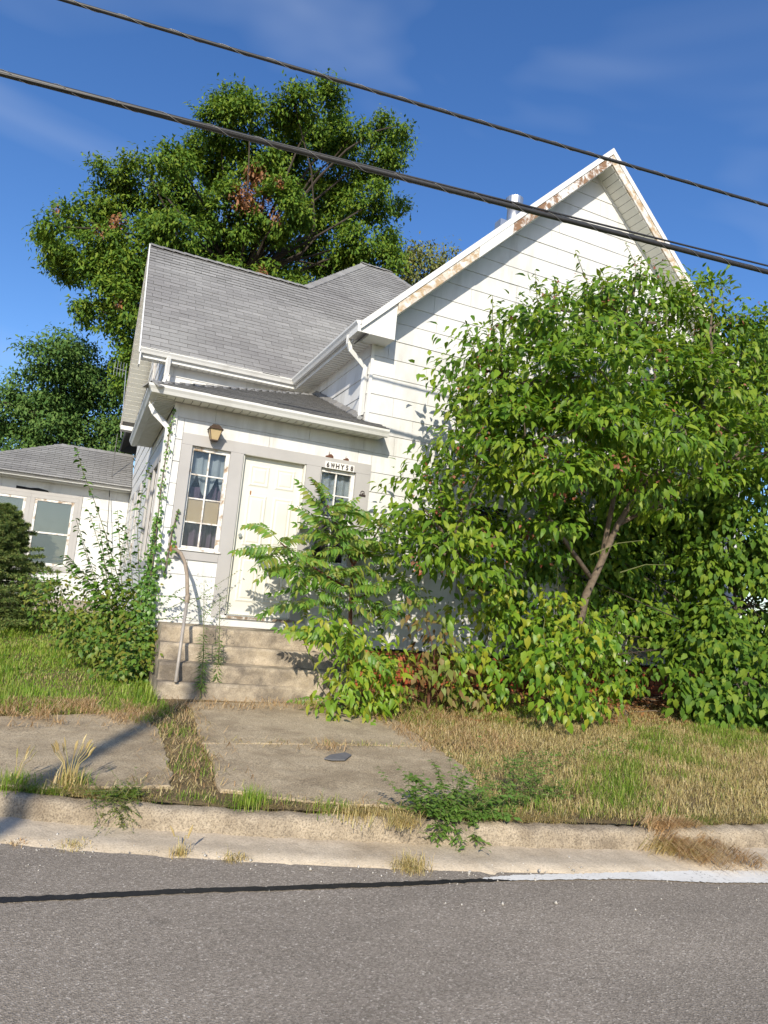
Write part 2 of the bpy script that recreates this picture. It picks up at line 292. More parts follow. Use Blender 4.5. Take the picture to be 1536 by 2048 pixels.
# paving slabs
pave = thing('pavement', None, None); pave['kind'] = 'structure'
def slab(poly, lift=.008, zpl=-.085):
    P = [at(x, y, 2, zpl) for x, y in poly]; Q = []
    for k in range(len(P)):
        A, B = P[k], P[(k+1) % len(P)]; m_ = max(2, int(np.linalg.norm(B-A)/.09))
        for j in range(m_):
            q = A+(B-A)*j/m_; q[:2] += RG.normal(0, .011, 2); Q.append(q)
    mb = MB(); n = len(Q); top = [(q[0], q[1], zl(q[0], q[1])+lift) for q in Q]
    c = np.mean(Q, 0); bev = [(q[0]+(c[0]-q[0])*.006, q[1]+(c[1]-q[1])*.006, q[2]+.008) for q in top]; bot = [(q[0], q[1], q[2]-.09) for q in top]
    mb.add(bev+top+bot, [tuple(range(n))[::-1]]+[(j, (j+1) % n, n+(j+1) % n, n+j) for j in range(n)]+[(n+j, n+(j+1) % n, 2*n+(j+1) % n, 2*n+j) for j in range(n)])
    me = mb.mesh('paving_slab'); me.flip_normals() if me.polygons[0].normal.z < 0 else None
    return link('paving_slab', me, M['slab'], pave)
slab([(375, 1413), (690, 1419), (790, 1447), (850, 1485), (868, 1494), (405, 1485), (392, 1450)])
slab([(405, 1486.4), (869, 1495.4), (930, 1530), (966, 1572), (905, 1606), (640, 1592), (440, 1565), (428, 1520)])
slab([(-640, 1405), (-230, 1426), (-40, 1436), (280, 1430), (318, 1462), (336, 1500), (345, 1560), (100, 1562), (-230, 1545), (-640, 1515)])
# ================================================================== THE HOUSE
house = thing('house', 'white shingle-sided old house with grey roof, street-facing gable and small front porch', 'house')
EX = .27            # exposure of one course of siding
def clip(poly, a, b, c):
    "keep a*u+b*v<=c"
    out = []
    for k in range(len(poly)):
        p, q = poly[k], poly[(k+1) % len(poly)]; dp, dq = a*p[0]+b*p[1]-c, a*q[0]+b*q[1]-c
        if dp <= 0: out.append(p)
        if dp*dq < 0: t = dp/(dp-dq); out.append((p[0]+(q[0]-p[0])*t, p[1]+(q[1]-p[1])*t))
    return out
def siding(parent, plane, val, u0, u1, z0, z1, sgn, halfs=(), holes=(), pw=1.2, seed=0):
    "courses of overlapping siding panels on the plane x=val or y=val; outward is sgn along that axis"
    rr = random.Random(seed); zb = .70-EX*round((.70-z0)/EX+.5); k = 0
    zrow = 3.118-EX*12
    while zrow < z1:
        za, zt = max(zrow, z0), min(zrow+EX, z1)
        if zt-za > .02:
            off = rr.uniform(0, pw); u = u0-off
            while u < u1:
                ua, ub = max(u, u0), min(u+pw, u1); u += pw
                if ub-ua < .03: continue
                rects = [(ua, ub, za, zt)]
                for (h0, h1, v0, v1) in holes:
                    nr = []
                    for (a, b, c, d) in rects:
                        if b <= h0 or a >= h1 or d <= v0 or c >= v1: nr.append((a, b, c, d)); continue
                        if a < h0: nr.append((a, h0, c, d))
                        if b > h1: nr.append((h1, b, c, d))
                        if c < v0: nr.append((max(a, h0), min(b, h1), c, v0))
                        if d > v1: nr.append((max(a, h0), min(b, h1), v1, d))
                    rects = nr
                for (a, b, c, d) in rects:
                    g = .0022; P = [(a+g, c+.0018), (b-g, c+.0018), (b-g, d), (a+g, d)]
                    for h in (halfs if d > 3.32 else ()): P = clip(P, *h) if P else P
                    if len(P) < 3 or (d-c) < .012 or (b-a) < .012: continue
                    j = rr.uniform(0, .003); mb = MB(); F, Bk = [], []
                    for (uu, zz) in P:
                        pr = .018-.010*(zz-zrow)/EX+j; f = val+sgn*pr; bk = val+sgn*.001
                        F.append((f, uu, zz) if plane == 'x' else (uu, f, zz)); Bk.append((bk, uu, zz) if plane == 'x' else (uu, bk, zz))
                    n = len(P); mb.add(F+Bk, [tuple(range(n)), tuple(range(n, 2*n))[::-1]]+[(q, n+q, n+(q+1) % n, (q+1) % n) for q in range(n)])
                    mb.build('siding_panel', M['siding'], parent)
        zrow += EX
PK = (6.07, 8.64); SL = .987      # wing peak and slope of the big roofs
# -- wing wall (street gable) and porch front share the plane y=0
wing = MB()
wing.prism([(2.45, .004, .50), (9.69, .004, .50), (9.69, .004, 4.80), (6.07, .004, 8.38), (2.45, .004, 4.80)], (0, .12, 0))
wing.box(2.45, 2.57, .13, 3.2, .5, 4.80); wing.box(9.57, 9.69, .13, 8, .5, 4.8)
wing = wing.build('street_gable_wall', M['backing'], house)
WH = [(4.05, 5.0, 1.25, 2.8), (6.7, 7.85, .85, 2.8)]
siding(wing, 'y', 0, 0.0, 9.69, .50, 8.4, -1, [(-SL, 1, 8.38-SL*6.07), (SL, 1, 8.38+SL*6.07)], WH+[(-.1, 2.45, 3.30, 9), (.10, 2.59, 1.41, 2.94), (.74, 1.79, 0, 1.42)], 1.22, 3)
siding(wing, 'x', 2.45, .03, 3.1, 3.3, 4.66, -1, pw=1.4, seed=4)
cb = MB().box(2.432, 2.475, -.030, -.004, 3.32, 4.66); cb.build('corner_board', M['trimwhite'], wing)
# -- porch front
porch = MB()
for (x0, x1, z0, z1) in [(0, .23, .5, 3.3), (.23, .70, .5, 1.54), (.23, .70, 2.8, 3.3), (.70, .86, .5, 3.3), (.86, 1.69, 2.83, 3.3), (1.69, 1.89, .5, 3.3), (1.89, 2.38, .5, 1.54), (1.89, 2.38, 2.8, 3.3), (2.38, 2.45, .5, 3.3)]:
    porch.box(x0, x1, .004, .10, z0, z1)
for (y0, y1, z0, z1) in [(.1, .5, .5, 3.3), (.5, 3.0, .5, 1.35), (.5, 3.0, 2.78, 3.3), (3.0, 3.4, .5, 3.3)]: porch.box(.004, .1, y0+.001, y1, z0, z1)
porch.box(.1, 2.45, .1, 3.3, .35, .5); porch.box(.1, 2.45, 3.12, 3.24, .5, 4.75)
porch = porch.build('porch_wall', M['backing'], house)
siding(porch, 'x', 0, .0, 3.55, .45, 3.30, -1, (), [(.42, 3.08, 1.27, 2.86)], 1.3, 5)
MB().box(-.034, .012, -.034, -.006, .42, 3.29).build('corner_board', M['trimwhite'], porch)
MB().box(-.034, -.006, -.006, .05, .42, 3.29).build('corner_board', M['trimwhite'], porch)
siding(porch, 'y', 3.1, 0.02, 2.43, 3.6, 4.66, -1, pw=1.22, seed=12)
# -- main body: left gable wall x=0 and rear walls
mainw = MB()
mainw.prism([(.006, 3.1, .45), (.006, 9.0, .45), (.006, 9.0, 4.70), (.006, 6.05, 7.62), (.006, 3.1, 4.70)], (.12, 0, 0))
mainw.box(.13, 9.6, 8.9, 9.0, .3, 4.7)
mainw = mainw.build('left_gable_wall', M['backing'], house)
siding(mainw, 'x', 0, 3.56, 9.0, .45, 7.7, -1, [(-SL, 1, 7.60-SL*6.05), (SL, 1, 7.60+SL*6.05)], [(4.9, 5.7, 1.3, 2.85), (6.6, 7.4, 1.3, 2.85), (5.5, 6.3, 5.0, 6.3)], 1.22, 15)
siding(mainw, 'x', 0, 3.08, 3.55, 3.75, 4.70, -1, pw=1.22, seed=19)
# ---- boards: grey casing on the porch front
casing = MB()
for b in [(.10, 2.59, 2.80, 2.94), (.10, .23, 1.41, 2.80), (.70, .862, .755, 2.80), (1.688, 1.89, .755, 2.80), (2.38, 2.59, 1.41, 2.80), (.23, .70, 1.41, 1.52), (1.89, 2.38, 1.41, 1.52)]:
    q = MB().box(b[0]+.001, b[1]-.001, -.032, .002, b[2]+.001, b[3]-.001); q.build('casing_board', M['trim'], porch)
# ---- windows
def mull(parent, x0, x1, z0, z1, y, m, name='muntin'): return MB().box(x0, x1, y-.014, y+.014, z0, z1).build(name, m, parent)
def curtain(x0, x1, ztop, zb, y, m, parent, name='curtain', amp=.015, nw=5):
    n = 24; vs_ = []; 
    for k in range(n+1):
        x = x0+(x1-x0)*k/n; yy = y+amp*math.sin(k/n*nw*6.28); t = zb(k/n) if callable(zb) else zb
        vs_ += [(x, yy, ztop), (x, yy, t), (x, yy+.004, ztop), (x, yy+.004, t)]
    fs = []
    for k in range(n): a = 4*k; fs += [(a, a+1, a+5, a+4), (a+2, a+6, a+7, a+3), (a+1, a+3, a+7, a+5)]
    return MB().add(vs_, fs).build(name, m, parent)
def porch_window(x0, x1, z0, z1, card):
    s = .045; y = .045
    f = MB(); f.box(x0+.001, x0+s*.6, y-.03, y+.03, z0, z1-.001); f.box(x1-s, x1-.001, y-.03, y+.03, z0, z1-.001); f.box(x0+s*.6, x1-s, y-.03, y+.03, z1-.05, z1-.001); f.box(x0+s*.6, x1-s, y-.03, y+.03, z0, z0+.035)
    W = f.build('window', M['sash'], house); a, b, c, d = x0+s*.6, x1-s, z0+.035, z1-.05
    MB().hexa([(x0-.02, -.05, z0-.022), (x1+.02, -.05, z0-.022), (x1+.02, .015, z0-.022), (x0-.02, .015, z0-.022)], [(x0-.02, -.05, z0-.008), (x1+.02, -.05, z0-.008), (x1+.02, .015, z0+.012), (x0-.02, .015, z0+.012)]).build('sill', M['sash'], W)
    xm = (a+b)/2; mull(W, xm-.008, xm+.008, c, d, y-.004, M['sash']); H = (d-c)/4
    for k in (1, 2, 3): mull(W, a, b, c+k*H-.008, c+k*H+.008, y+(.012 if k == 2 else 0), M['sash'])
    for k in range(4):
        for (p, q) in ((a, xm), (xm, b)):
            MB().box(p+.004, q-.004, y+.006, y+.010, c+k*H+.004, c+(k+1)*H-.004).build('pane', M['glass'], W)
            if card and k == 1: MB().box(p+.008, q-.008, y+.012, y+.020, c+k*H+.006, c+(k+1)*H-.006).build('cardboard', M['cardboard'], W)
    curtain(a-.05, b+.05, d+.05, lambda t: c+2.95*H-abs(math.sin((t*2-.55)*3.14))*.95*H+.05, y+.075, M['curtain'], W)
    curtain(a-.05, a+.72*(b-a), c+2.55*H, c-.1, y+.13, M['purple'], W, amp=.03, nw=3); curtain(a+.55*(b-a), b+.05, c+2.75*H, c-.1, y+.16, M['purple'], W, amp=.03, nw=3)
    return W
porch_window(.23, .70, 1.54, 2.80, True); porch_window(1.89, 2.38, 1.54, 2.80, False)
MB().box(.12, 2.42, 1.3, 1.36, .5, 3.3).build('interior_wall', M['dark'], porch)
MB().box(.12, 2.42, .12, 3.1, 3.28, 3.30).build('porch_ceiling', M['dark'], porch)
# ---- front door, six panels
dx0, dx1, dz0, dz1 = .885, 1.665, .80, 2.795
dr = MB(); dr.box(dx0, dx1, .052, .092, dz0, dz1); dr = dr.build('door', M['door'], house)
def raised(x0, x1, z0, z1, y):
    m_ = MB(); g = .022
    o = [(x0, y, z0), (x1, y, z0), (x1, y, z1), (x0, y, z1)]; i_ = [(x0+g, y-.010, z0+g), (x1-g, y-.010, z0+g), (x1-g, y-.010, z1-g), (x0+g, y-.010, z1-g)]
    e = [(x0+g*2, y-.004, z0+g*2), (x1-g*2, y-.004, z0+g*2), (x1-g*2, y-.004, z1-g*2), (x0+g*2, y-.004, z1-g*2)]
    c_ = [(x0+g*3, y-.011, z0+g*3), (x1-g*3, y-.011, z0+g*3), (x1-g*3, y-.011, z1-g*3), (x0+g*3, y-.011, z1-g*3)]
    m_.add(o+i_+e+c_, [(j, (j+1) % 4, 4+(j+1) % 4, 4+j) for j in range(4)]+[(4+j, 4+(j+1) % 4, 8+(j+1) % 4, 8+j) for j in range(4)]+[(8+j, 8+(j+1) % 4, 12+(j+1) % 4, 12+j) for j in range(4)]+[(12, 13, 14, 15)])
    return m_
for (c0, c1) in ((.09, .35), (.43, .69)):
    for (z0, z1) in ((1.62, 1.90), (.86, 1.52), (.16, .74)): raised(dx0+c0, dx0+c1, dz0+z0, dz0+z1, .0515).build('door_panel', M['door'], dr)
fr = MB(); fr.box(.863, .884, -.006, .095, .80, 2.84); fr.box(1.667, 1.687, -.012, .095, .80, 2.84); fr.box(.885, 1.666, -.030, .095, 2.797, 2.84); fr.build('door_frame', M['door'], dr)
MB().tube([(dx0+.06, .05, 1.78), (dx0+.06, .012, 1.78)], [.012, .026], 10).build('door_knob', M['galv'], dr)
MB().box(dx0+.125, dx0+.14, .045, .0515, 2.30, 2.36).build('rust_mark', M['rust'], dr)
th = MB(); th.box(.80, 1.75, -.055, .09, .752, .784); th.build('threshold', M['sill'], dr)
MB().box(.885, 1.665, -.02, .06, .7845, .797).build('door_sweep', M['galv'], dr)
MB().box(.74, 1.79, -.024, .002, .50, .752).build('apron_board', M['siding'], porch)
# ---- porch side windows (in the left wall), behind a long grey casing
sw = MB()
for (y0, y1, z0, z1) in [(.42, 3.08, 2.74, 2.86), (.42, 3.08, 1.27, 1.37), (.42, .52, 1.37, 2.74), (1.28, 1.40, 1.37, 2.74), (2.14, 2.26, 1.37, 2.74), (2.98, 3.08, 1.37, 2.74)]:
    MB().box(-.034, .002, y0+.001, y1-.001, z0+.001, z1-.001).build('casing_board', M['trim'], porch)
for y0 in (.52, 1.40, 2.26):
    y1 = y0+.74; f = MB(); f.box(.01, .05, y0, y0+.05, 1.38, 2.73); f.box(.01, .05, y1-.05, y1, 1.38, 2.73); f.box(.01, .05, y0+.05, y1-.05, 2.68, 2.73); f.box(.01, .05, y0+.05, y1-.05, 1.38, 1.43); f.box(.01, .05, y0+.05, y1-.05, 2.03, 2.08)
    W = f.build('window', M['sash'], house)
    for (za, zb) in ((1.43, 2.03), (2.08, 2.68)): MB().box(.026, .030, y0+.05, y1-.05, za, zb).build('pane', M['glass'], W)
    MB().box(.024, .04, y0+.36, y0+.38, 1.43, 2.68).build('muntin', M['sash'], W)
# ---- simple sash windows in the other walls
def sash_window(plane, val, u0, u1, z0, z1, blind=True, sgn=-1, mtrim='trim', tw=.11):
    def bx_(a, b, c, d, p, q, name, m, par):
        lo, hi = sorted((val+sgn*p, val+sgn*q)); mb = MB()
        mb.box(lo, hi, a, b, c, d) if plane == 'x' else mb.box(a, b, lo, hi, c, d); return mb.build(name, m, par)
    W = bx_(u0, u1, z0, z1, -.003, .0, 'window', M['blind'] if blind else M['dark'], house)
    for (a, b, c, d) in [(u0-tw, u1+tw, z1, z1+tw), (u0-tw, u0, z0, z1), (u1, u1+tw, z0, z1), (u0-tw, u1+tw, z0-tw*.8, z0)]: bx_(a+.001, b-.001, c+.001, d-.001, .002, .036, 'casing_board', M[mtrim], W)
    s = .055; zm = (z0+z1)/2-.02
    for (a, b, c, d) in [(u0, u0+s, z0, z1), (u1-s, u1, z0, z1), (u0+s, u1-s, z1-s, z1), (u0+s, u1-s, z0, z0+s), (u0+s, u1-s, zm-.02, zm+.02)]: bx_(a+.001, b-.001, c+.001, d-.001, -.002, .024, 'sash_rail', M['sash'], W)
    if blind:
        k = z0+s
        while k < z1-s-.02: bx_(u0+s, u1-s, k, k+.022, -.001, .005, 'blind_slat', M['blind'], W); k += .034
    bx_(u0+s, u1-s, z0+s, zm-.02, -.001+.009, .012, 'pane', M['glass'], W); bx_(u0+s, u1-s, zm+.02, z1-s, -.001+.014, .017, 'pane', M['glass'], W)
    return W
for (a, b, c, d) in WH: sash_window('y', 0, a+.12, b-.12, c+.1, d-.12, False)
for (a, b, c, d) in [(4.9, 5.7, 1.3, 2.85), (6.6, 7.4, 1.3, 2.85), (5.5, 6.3, 5.0, 6.3)]: sash_window('x', 0, a+.11, b-.11, c+.09, d-.11, False)
# ---- brick foundation
fnd = MB(); fnd.box(2.45, 9.69, .030, .12, -.3, .498); fnd.box(0, 2.45, .030, .12, -.3, .498); fnd.box(.03, .12, .12, 9, -.3, .44); fnd = fnd.build('foundation', M['mortar'], house)
bm = MB().box(-.5, .5, -.5, .5, -.5, .5).mesh('brick'); bm.materials.append(M['brick'])
for r_ in range(7):
    z = .455-.075*r_
    for k in range(33):
        x = 2.0+k*.212+(.106 if r_ % 2 else 0)
        link('brick', bm, None, fnd, Matrix.Translation((x+.1, .012+random.uniform(-.003, .003), z))@Matrix.Diagonal((.200, .05, .064, 1)))
MB().box(1.95, 9.69, -.020, .03, .472, .499).build('skirt_board', M['dark'], fnd)
# ---- roofs -----------------------------------------------------------
def slabroof(name, poly, th=.05):
    mb = MB(); P = [np.array(q, float) for q in poly]; n = np.cross(P[1]-P[0], P[2]-P[0]); n /= np.linalg.norm(n)
    if n[2] < 0: n = -n
    mb.prism([q-n*.016 for q in P], -n*th); return mb.build(name, M['shingle'], house), n
YE, ZE = 2.80, 4.77
fz = lambda y: ZE+SL*(y-YE)
mroof, mn = slabroof('main_roof', [(-.43, YE, ZE), (2.149, YE, ZE), (5.4, 6.05, fz(6.05)), (-.43, 6.05, fz(6.05))])
slabroof('main_roof', [(2.92, 6.05, fz(6.05)), (7.73, 6.05, fz(6.05)), (5.68, 8.1, 10.0), (4.97, 8.1, 10.0)])
slabroof('main_roof', [(-.43, 6.05, fz(6.05)), (2.92, 6.05, fz(6.05)), (2.92, 9.3, ZE), (-.43, 9.3, ZE)])
slabroof('main_roof', [(4.97, 8.1, 10.0), (2.92, 6.05, fz(6.05)), (-.33, 9.3, ZE), (-.33, 13.4, ZE)])
slabroof('main_roof', [(5.68, 8.1, 10.0), (4.97, 8.1, 10.0), (-.33, 13.4, ZE), (10.98, 13.4, ZE)])
slabroof('main_roof', [(5.68, 8.1, 10.0), (10.98, 2.8, ZE), (10.98, 13.4, ZE)])
wz = lambda x: PK[1]-SL*abs(x-PK[0])
wroof, _ = slabroof('wing_roof', [(2.10, -.37, wz(2.10)), (6.07, -.37, 8.64), (6.07, 6.8, 8.64), (2.10, YE-.05, wz(2.10))])
slabroof('wing_roof', [(10.04, -.37, wz(10.04)), (6.07, -.37, 8.64), (6.07, 6.8, 8.64), (10.04, YE, wz(10.04))])
PE, PS = 3.385, .385
proof, _ = slabroof('porch_roof', [(-.36, -.36, PE), (2.66, -.36, PE), (2.66, 0, PE+PS*.36), (2.45, 0, PE+PS*.36), (2.45, 2.45, PE+PS*2.81)], .04)
slabroof('porch_roof', [(-.36, -.36, PE), (2.45, 2.45, PE+PS*2.81), (2.45, 3.1, PE+PS*2.81), (0.0, 3.1, PE+PS*.36), (0.0, 3.55, PE+PS*.36), (-.36, 3.55, PE)], .04)
ES = .5; XA, YA, ZA0 = -3.95, 8.55, 3.15
exroof, _ = slabroof('extension_roof', [(XA, YA, ZA0), (0, YA, ZA0), (0, 10.75, 4.25), (-1.75, 10.75, 4.25)], .04)
slabroof('extension_roof', [(XA, YA, ZA0), (-1.75, 10.75, 4.25), (XA, 12.95, ZA0)], .04)
# shingles as real lapped tabs
unit = MB().box(0, 1, 0, 1, 0, 1); um = unit.mesh('shingle'); um.materials.append(M['shingle']); um.materials.append(M['butt'])
for p_ in um.polygons:
    if abs(p_.normal.z) < .5: p_.material_index = 1
def shingle_tabs(O, U, Vd, nrm, vmax, span, expo=.142, tab=.305):
    "yields the 8 corners of each tab; span(v)->(u0,u1)"
    O, U, Vd, nrm = map(lambda q: np.array(q, float), (O, U, Vd, nrm)); v = -.02; row = 0; out = []
    while v < vmax:
        u0, u1 = span(v+expo*.5); ph = (row % 2)*.5*tab+RG.uniform(-.02, .02); k = math.floor((u0-ph)/tab)
        while True:
            a, b = max(u0, k*tab+ph), min(u1, (k+1)*tab+ph); k += 1
            if a >= u1: break
            if b-a < .03: continue
            h = .011+RG.uniform(0, .004); vb = v+RG.normal(0, .0025); ve = min(v+expo*1.18, vmax+.01)
            g = .0025
            P = [O+U*(a+g)+Vd*vb, O+U*(b-g)+Vd*vb, O+U*(b-g)+Vd*ve, O+U*(a+g)+Vd*ve]
            out.append((P, h))
        v += expo; row += 1
    return out, nrm
def tab_object(P, h, nrm, parent):
    # matrix that maps the unit box on the tab: z is thickness, tilted so the butt edge stands proud
    O = P[0]+nrm*.002; X = P[1]-P[0]; Y = (P[3]-nrm*.012)-O; Z = nrm*h
    m_ = Matrix(((X[0], Y[0], Z[0], O[0]), (X[1], Y[1], Z[1], O[1]), (X[2], Y[2], Z[2], O[2]), (0, 0, 0, 1)))
    o = bpy.data.objects.new('shingle', um); COL.objects.link(o); o.parent = parent; o.matrix_world = m_; return o
def tab_mesh(tabs, nrm, parent):
    V = []; 
    for (P, h) in tabs:
        b = [P[0]+nrm*.002, P[1]+nrm*.002, P[2]-nrm*.012, P[3]-nrm*.012]; V += b+[q+nrm*h for q in b]
    V = np.array(V).reshape(-1, 3); n = len(tabs); base = np.arange(n)[:, None, None]*8
    F = (np.array([(4, 5, 6, 7), (0, 1, 5, 4), (1, 2, 6, 5), (2, 3, 7, 6), (3, 0, 4, 7)])[None]+base).reshape(-1, 4)
    me = np_mesh('shingles', V, [F]); me.shade_flat(); me.materials.append(M['shingle']); me.materials.append(M['butt'])
    me.polygons.foreach_set('material_index', np.tile([0, 1, 1, 1, 1], n).astype(np.int32)); return tag(link('shingles', me, None, parent), kind='stuff')
vl = math.hypot(1, SL); Vm = np.array([0, 1/vl, SL/vl])
def mspan(v):
    y = YE+v/vl; u0 = -.43 if y < 6.05 else 4.97-(8.1-y); u1 = 2.149+(y-YE)+.03 if y < 6.7 else 5.68+(8.1-y); return u0, max(u1, u0)
tabs, nr = shingle_tabs((0, YE, ZE), (1, 0, 0), Vm, mn, (8.1-YE)*vl-.05, mspan)
order = sorted(range(len(tabs)), key=lambda k: np.linalg.norm(sum(tabs[k][0])/4-CP)); near = set(order[:300])
for k in near: tab_object(*tabs[k], nr, mroof)
tab_mesh([tabs[k] for k in range(len(tabs)) if k not in near], nr, mroof)
pv = math.hypot(1, PS); Vp = np.array([0, 1/pv, PS/pv]); npn = np.array([0, -PS/pv, 1/pv])
tabs, _ = shingle_tabs((0, -.36, PE), (1, 0, 0), Vp, npn, 2.81*pv-.05, lambda v: (-.36+v/pv, 2.66 if v/pv < .34 else 2.447)); tab_mesh(tabs, npn, proof)
Vq = np.array([1/pv, 0, PS/pv]); nq = np.array([-PS/pv, 0, 1/pv])
tabs, _ = shingle_tabs((-.36, 0, PE), (0, -1, 0), Vq, nq, 2.4*pv, lambda v: (-3.5 if v/pv < .34 else -3.09, .36-v/pv)); tab_mesh(tabs, nq, proof)
ev = math.hypot(1, ES); Ve = np.array([0, 1/ev, ES/ev]); ne = np.array([0, -ES/ev, 1/ev])
tabs, _ = shingle_tabs((0, YA, ZA0), (1, 0, 0), Ve, ne, 2.2*ev, lambda v: (XA+v/ev, -.03)); tab_mesh(tabs, ne, exroof)
# ridge and hip caps
def caps(A, B, parent, n, wd=.15, sag=.05):
    A, B = np.array(A, float), np.array(B, float); d = (B-A)/n; s = np.cross(d, (0, 0, 1)); s /= np.linalg.norm(s)
    for k in range(n):
        p0, p1 = A+d*k, A+d*(k+1.12); up = np.array([0, 0, .030+.004*random.random()]); up1 = np.array([0, 0, .016]); dn = np.array([0, 0, -wd*.62])
        vs_ = [p0-s*wd+dn+up, p0+up, p0+s*wd+dn+up, p1-s*wd+dn+up1, p1+up1, p1+s*wd+dn+up1]; lo = [q-np.array([0, 0, .014]) for q in vs_]
        MB().add(vs_+lo, [(0, 1, 4, 3), (1, 2, 5, 4), (6, 9, 10, 7), (7, 10, 11, 8), (0, 6, 7, 1), (1, 7, 8, 2), (3, 4, 10, 9), (4, 5, 11, 10), (0, 3, 9, 6), (2, 8, 11, 5)]).build('ridge_cap', M['shingle'], parent)
caps((-.43, 6.05, fz(6.05)), (2.95, 6.05, fz(6.05)), mroof, 15); caps((2.92, 6.05, fz(6.05)), (4.97, 8.1, 10.0), mroof, 14); caps((4.9, 8.1, 10.0), (5.75, 8.1, 10.0), mroof, 4); caps((7.7, 6.08, fz(6.05)), (5.68, 8.1, 10.0), mroof, 14)
caps((-.36, -.36, PE), (2.45, 2.45, PE+PS*2.81), proof, 16, .12)
caps((XA, YA, ZA0), (-1.75, 10.75, 4.25), exroof, 14, .13); caps((-1.75, 10.75, 4.25), (0, 10.75, 4.25), exroof, 8, .13)
for k in range(8):   # lapped step flashing where porch roof meets the wing
    y = .05+k*.3; z = PE+PS*(y+.36); MB().hexa([(2.37, y, z-.0), (2.425, y, z), (2.425, y+.33, z+.33*PS), (2.37, y+.33, z+.33*PS)], [(2.37, y, z+.03), (2.427, y, z+.09), (2.427, y+.33, z+.075+.33*PS), (2.37, y+.33, z+.015+.33*PS)]).build('step_flashing', M['shingle'], proof)
# ---- gutters: K-style profile swept along a path in plan (outer side is to the left of travel)
def gutter(name, pts, z, parent, miter=None, wdt=.105, h=.095):
    prof_ = [(0, 0), (0, -h), (wdt*.62, -h), (wdt*.78, -h*.62), (wdt*.98, -h*.30), (wdt, -.008), (wdt, 0), (wdt*.90, 0), (wdt*.90, -.012), (wdt*.6, -h*.85), (.012, -h*.9), (.012, 0)]
    P = [np.array(q, float) for q in pts]; n = len(P); rings = []
    for k in range(n):
        d0 = P[k]-P[k-1] if k else P[1]-P[0]; d1 = P[k+1]-P[k] if k < n-1 else d0
        d0 /= np.linalg.norm(d0); d1 /= np.linalg.norm(d1); o0 = np.array([-d0[1], d0[0]]); o1 = np.array([-d1[1], d1[0]]); o = (o0+o1)/(1+o0@o1)
        rings.append([(P[k][0]+o[0]*u, P[k][1]+o[1]*u, z+v) for u, v in prof_])
    k = len(prof_); mb = MB(); mb.add(sum(rings, []), [(i*k+j, i*k+(j+1) % k, (i+1)*k+(j+1) % k, (i+1)*k+j) for i in range(n-1) for j in range(k)])
    for r_ in (0, n-1): mb.add([rings[r_][j] for j in (0, 1, 2, 3, 4, 5)], [(0, 1, 2, 3, 4, 5)])
    return mb.build(name, M['gutter'], parent)
G1 = gutter('gutter', [(2.665, -.275), (-.275, -.275), (-.275, 3.58)], PE-.004, house)
G2 = gutter('gutter', [(2.165, -.33), (2.165, 2.885), (-.45, 2.885)], 4.775, house)
G3 = gutter('gutter', [(-4.0, 8.66), (-.04, 8.66)][::-1], 3.17, house)
# ---- fascia and soffits
def slats(parent, O, U, Vd, nrm, nU, wU, lenV, m='soffit', cut=None):
    "a soffit of separate narrow panels: each runs lenV along Vd, they repeat along U"
    O, U, Vd, nrm = [np.array(q, float) for q in (O, U, Vd, nrm)]
    for k in range(nU):
        a0, a1 = k*wU+.003, (k+1)*wU-.003; l0 = l1 = 0; e0 = e1 = lenV
        if cut: (l0, e0), (l1, e1) = cut(a0), cut(a1)
        P = [O+U*a0+Vd*l0, O+U*a1+Vd*l1, O+U*a1+Vd*e1, O+U*a0+Vd*e0]
        T = [P[0]+nrm*.010, P[1]+nrm*.004, P[2]+nrm*.004, P[3]+nrm*.010]
        MB().hexa(P, T).build('soffit_slat', M[m], parent)
ps = MB(); ps.box(-.272, 2.66, -.268, -.255, 3.29, 3.37); ps.box(-.272, -.255, -.254, 3.56, 3.29, 3.37)
psf = ps.build('porch_fascia', M['trimwhite'], house)
bk_ = MB(); bk_.add([(-.254, -.254, 3.303), (2.66, -.254, 3.303), (2.66, -.028, 3.303), (-.028, -.028, 3.303)], [(0, 3, 2, 1)]); bk_.add([(-.254, -.254, 3.303), (-.028, -.028, 3.303), (-.028, 3.56, 3.303), (-.254, 3.56, 3.303)], [(0, 3, 2, 1)]); bk_.build('soffit_backing', M['dark'], psf)
slats(psf, (-.254, -.254, 3.302), (1, 0, 0), (0, 1, 0), (0, 0, -1), 29, .1, .228, cut=lambda a: (0, min(.228, a)))
slats(psf, (-.254, -.254, 3.302), (0, 1, 0), (1, 0, 0), (0, 0, -1), 42, .09, .228, cut=lambda a: (0, min(.228, a)))
ef = MB(); ef.box(2.168, 2.18, -.33, 2.87, 4.62, 4.77); ef.box(-.43, 2.18, 2.87, 2.882, 4.62, 4.77); ef.box(-.43, -.41, 2.882, 3.06, 4.50, 4.80)
ef = ef.build('eave_fascia', M['trimwhite'], house)
slats(ef, (2.18, -.33, 4.640), (0, 1, 0), (1, 0, 0), (0, 0, -1), 34, .1, .262)
slats(ef, (-.41, 2.882, 4.640), (1, 0, 0), (0, 1, 0), (0, 0, -1), 28, .1, .21)
# boxed eave return at the foot of the left rake
MB().prism([(2.085, -.345, 4.615), (2.62, -.345, 4.615), (2.62, -.345, wz(2.62)-.03), (2.16, -.345, wz(2.16)-.02), (2.085, -.345, 4.70)], (0, .33, 0)).build('eave_return', M['trimwhite'], house)
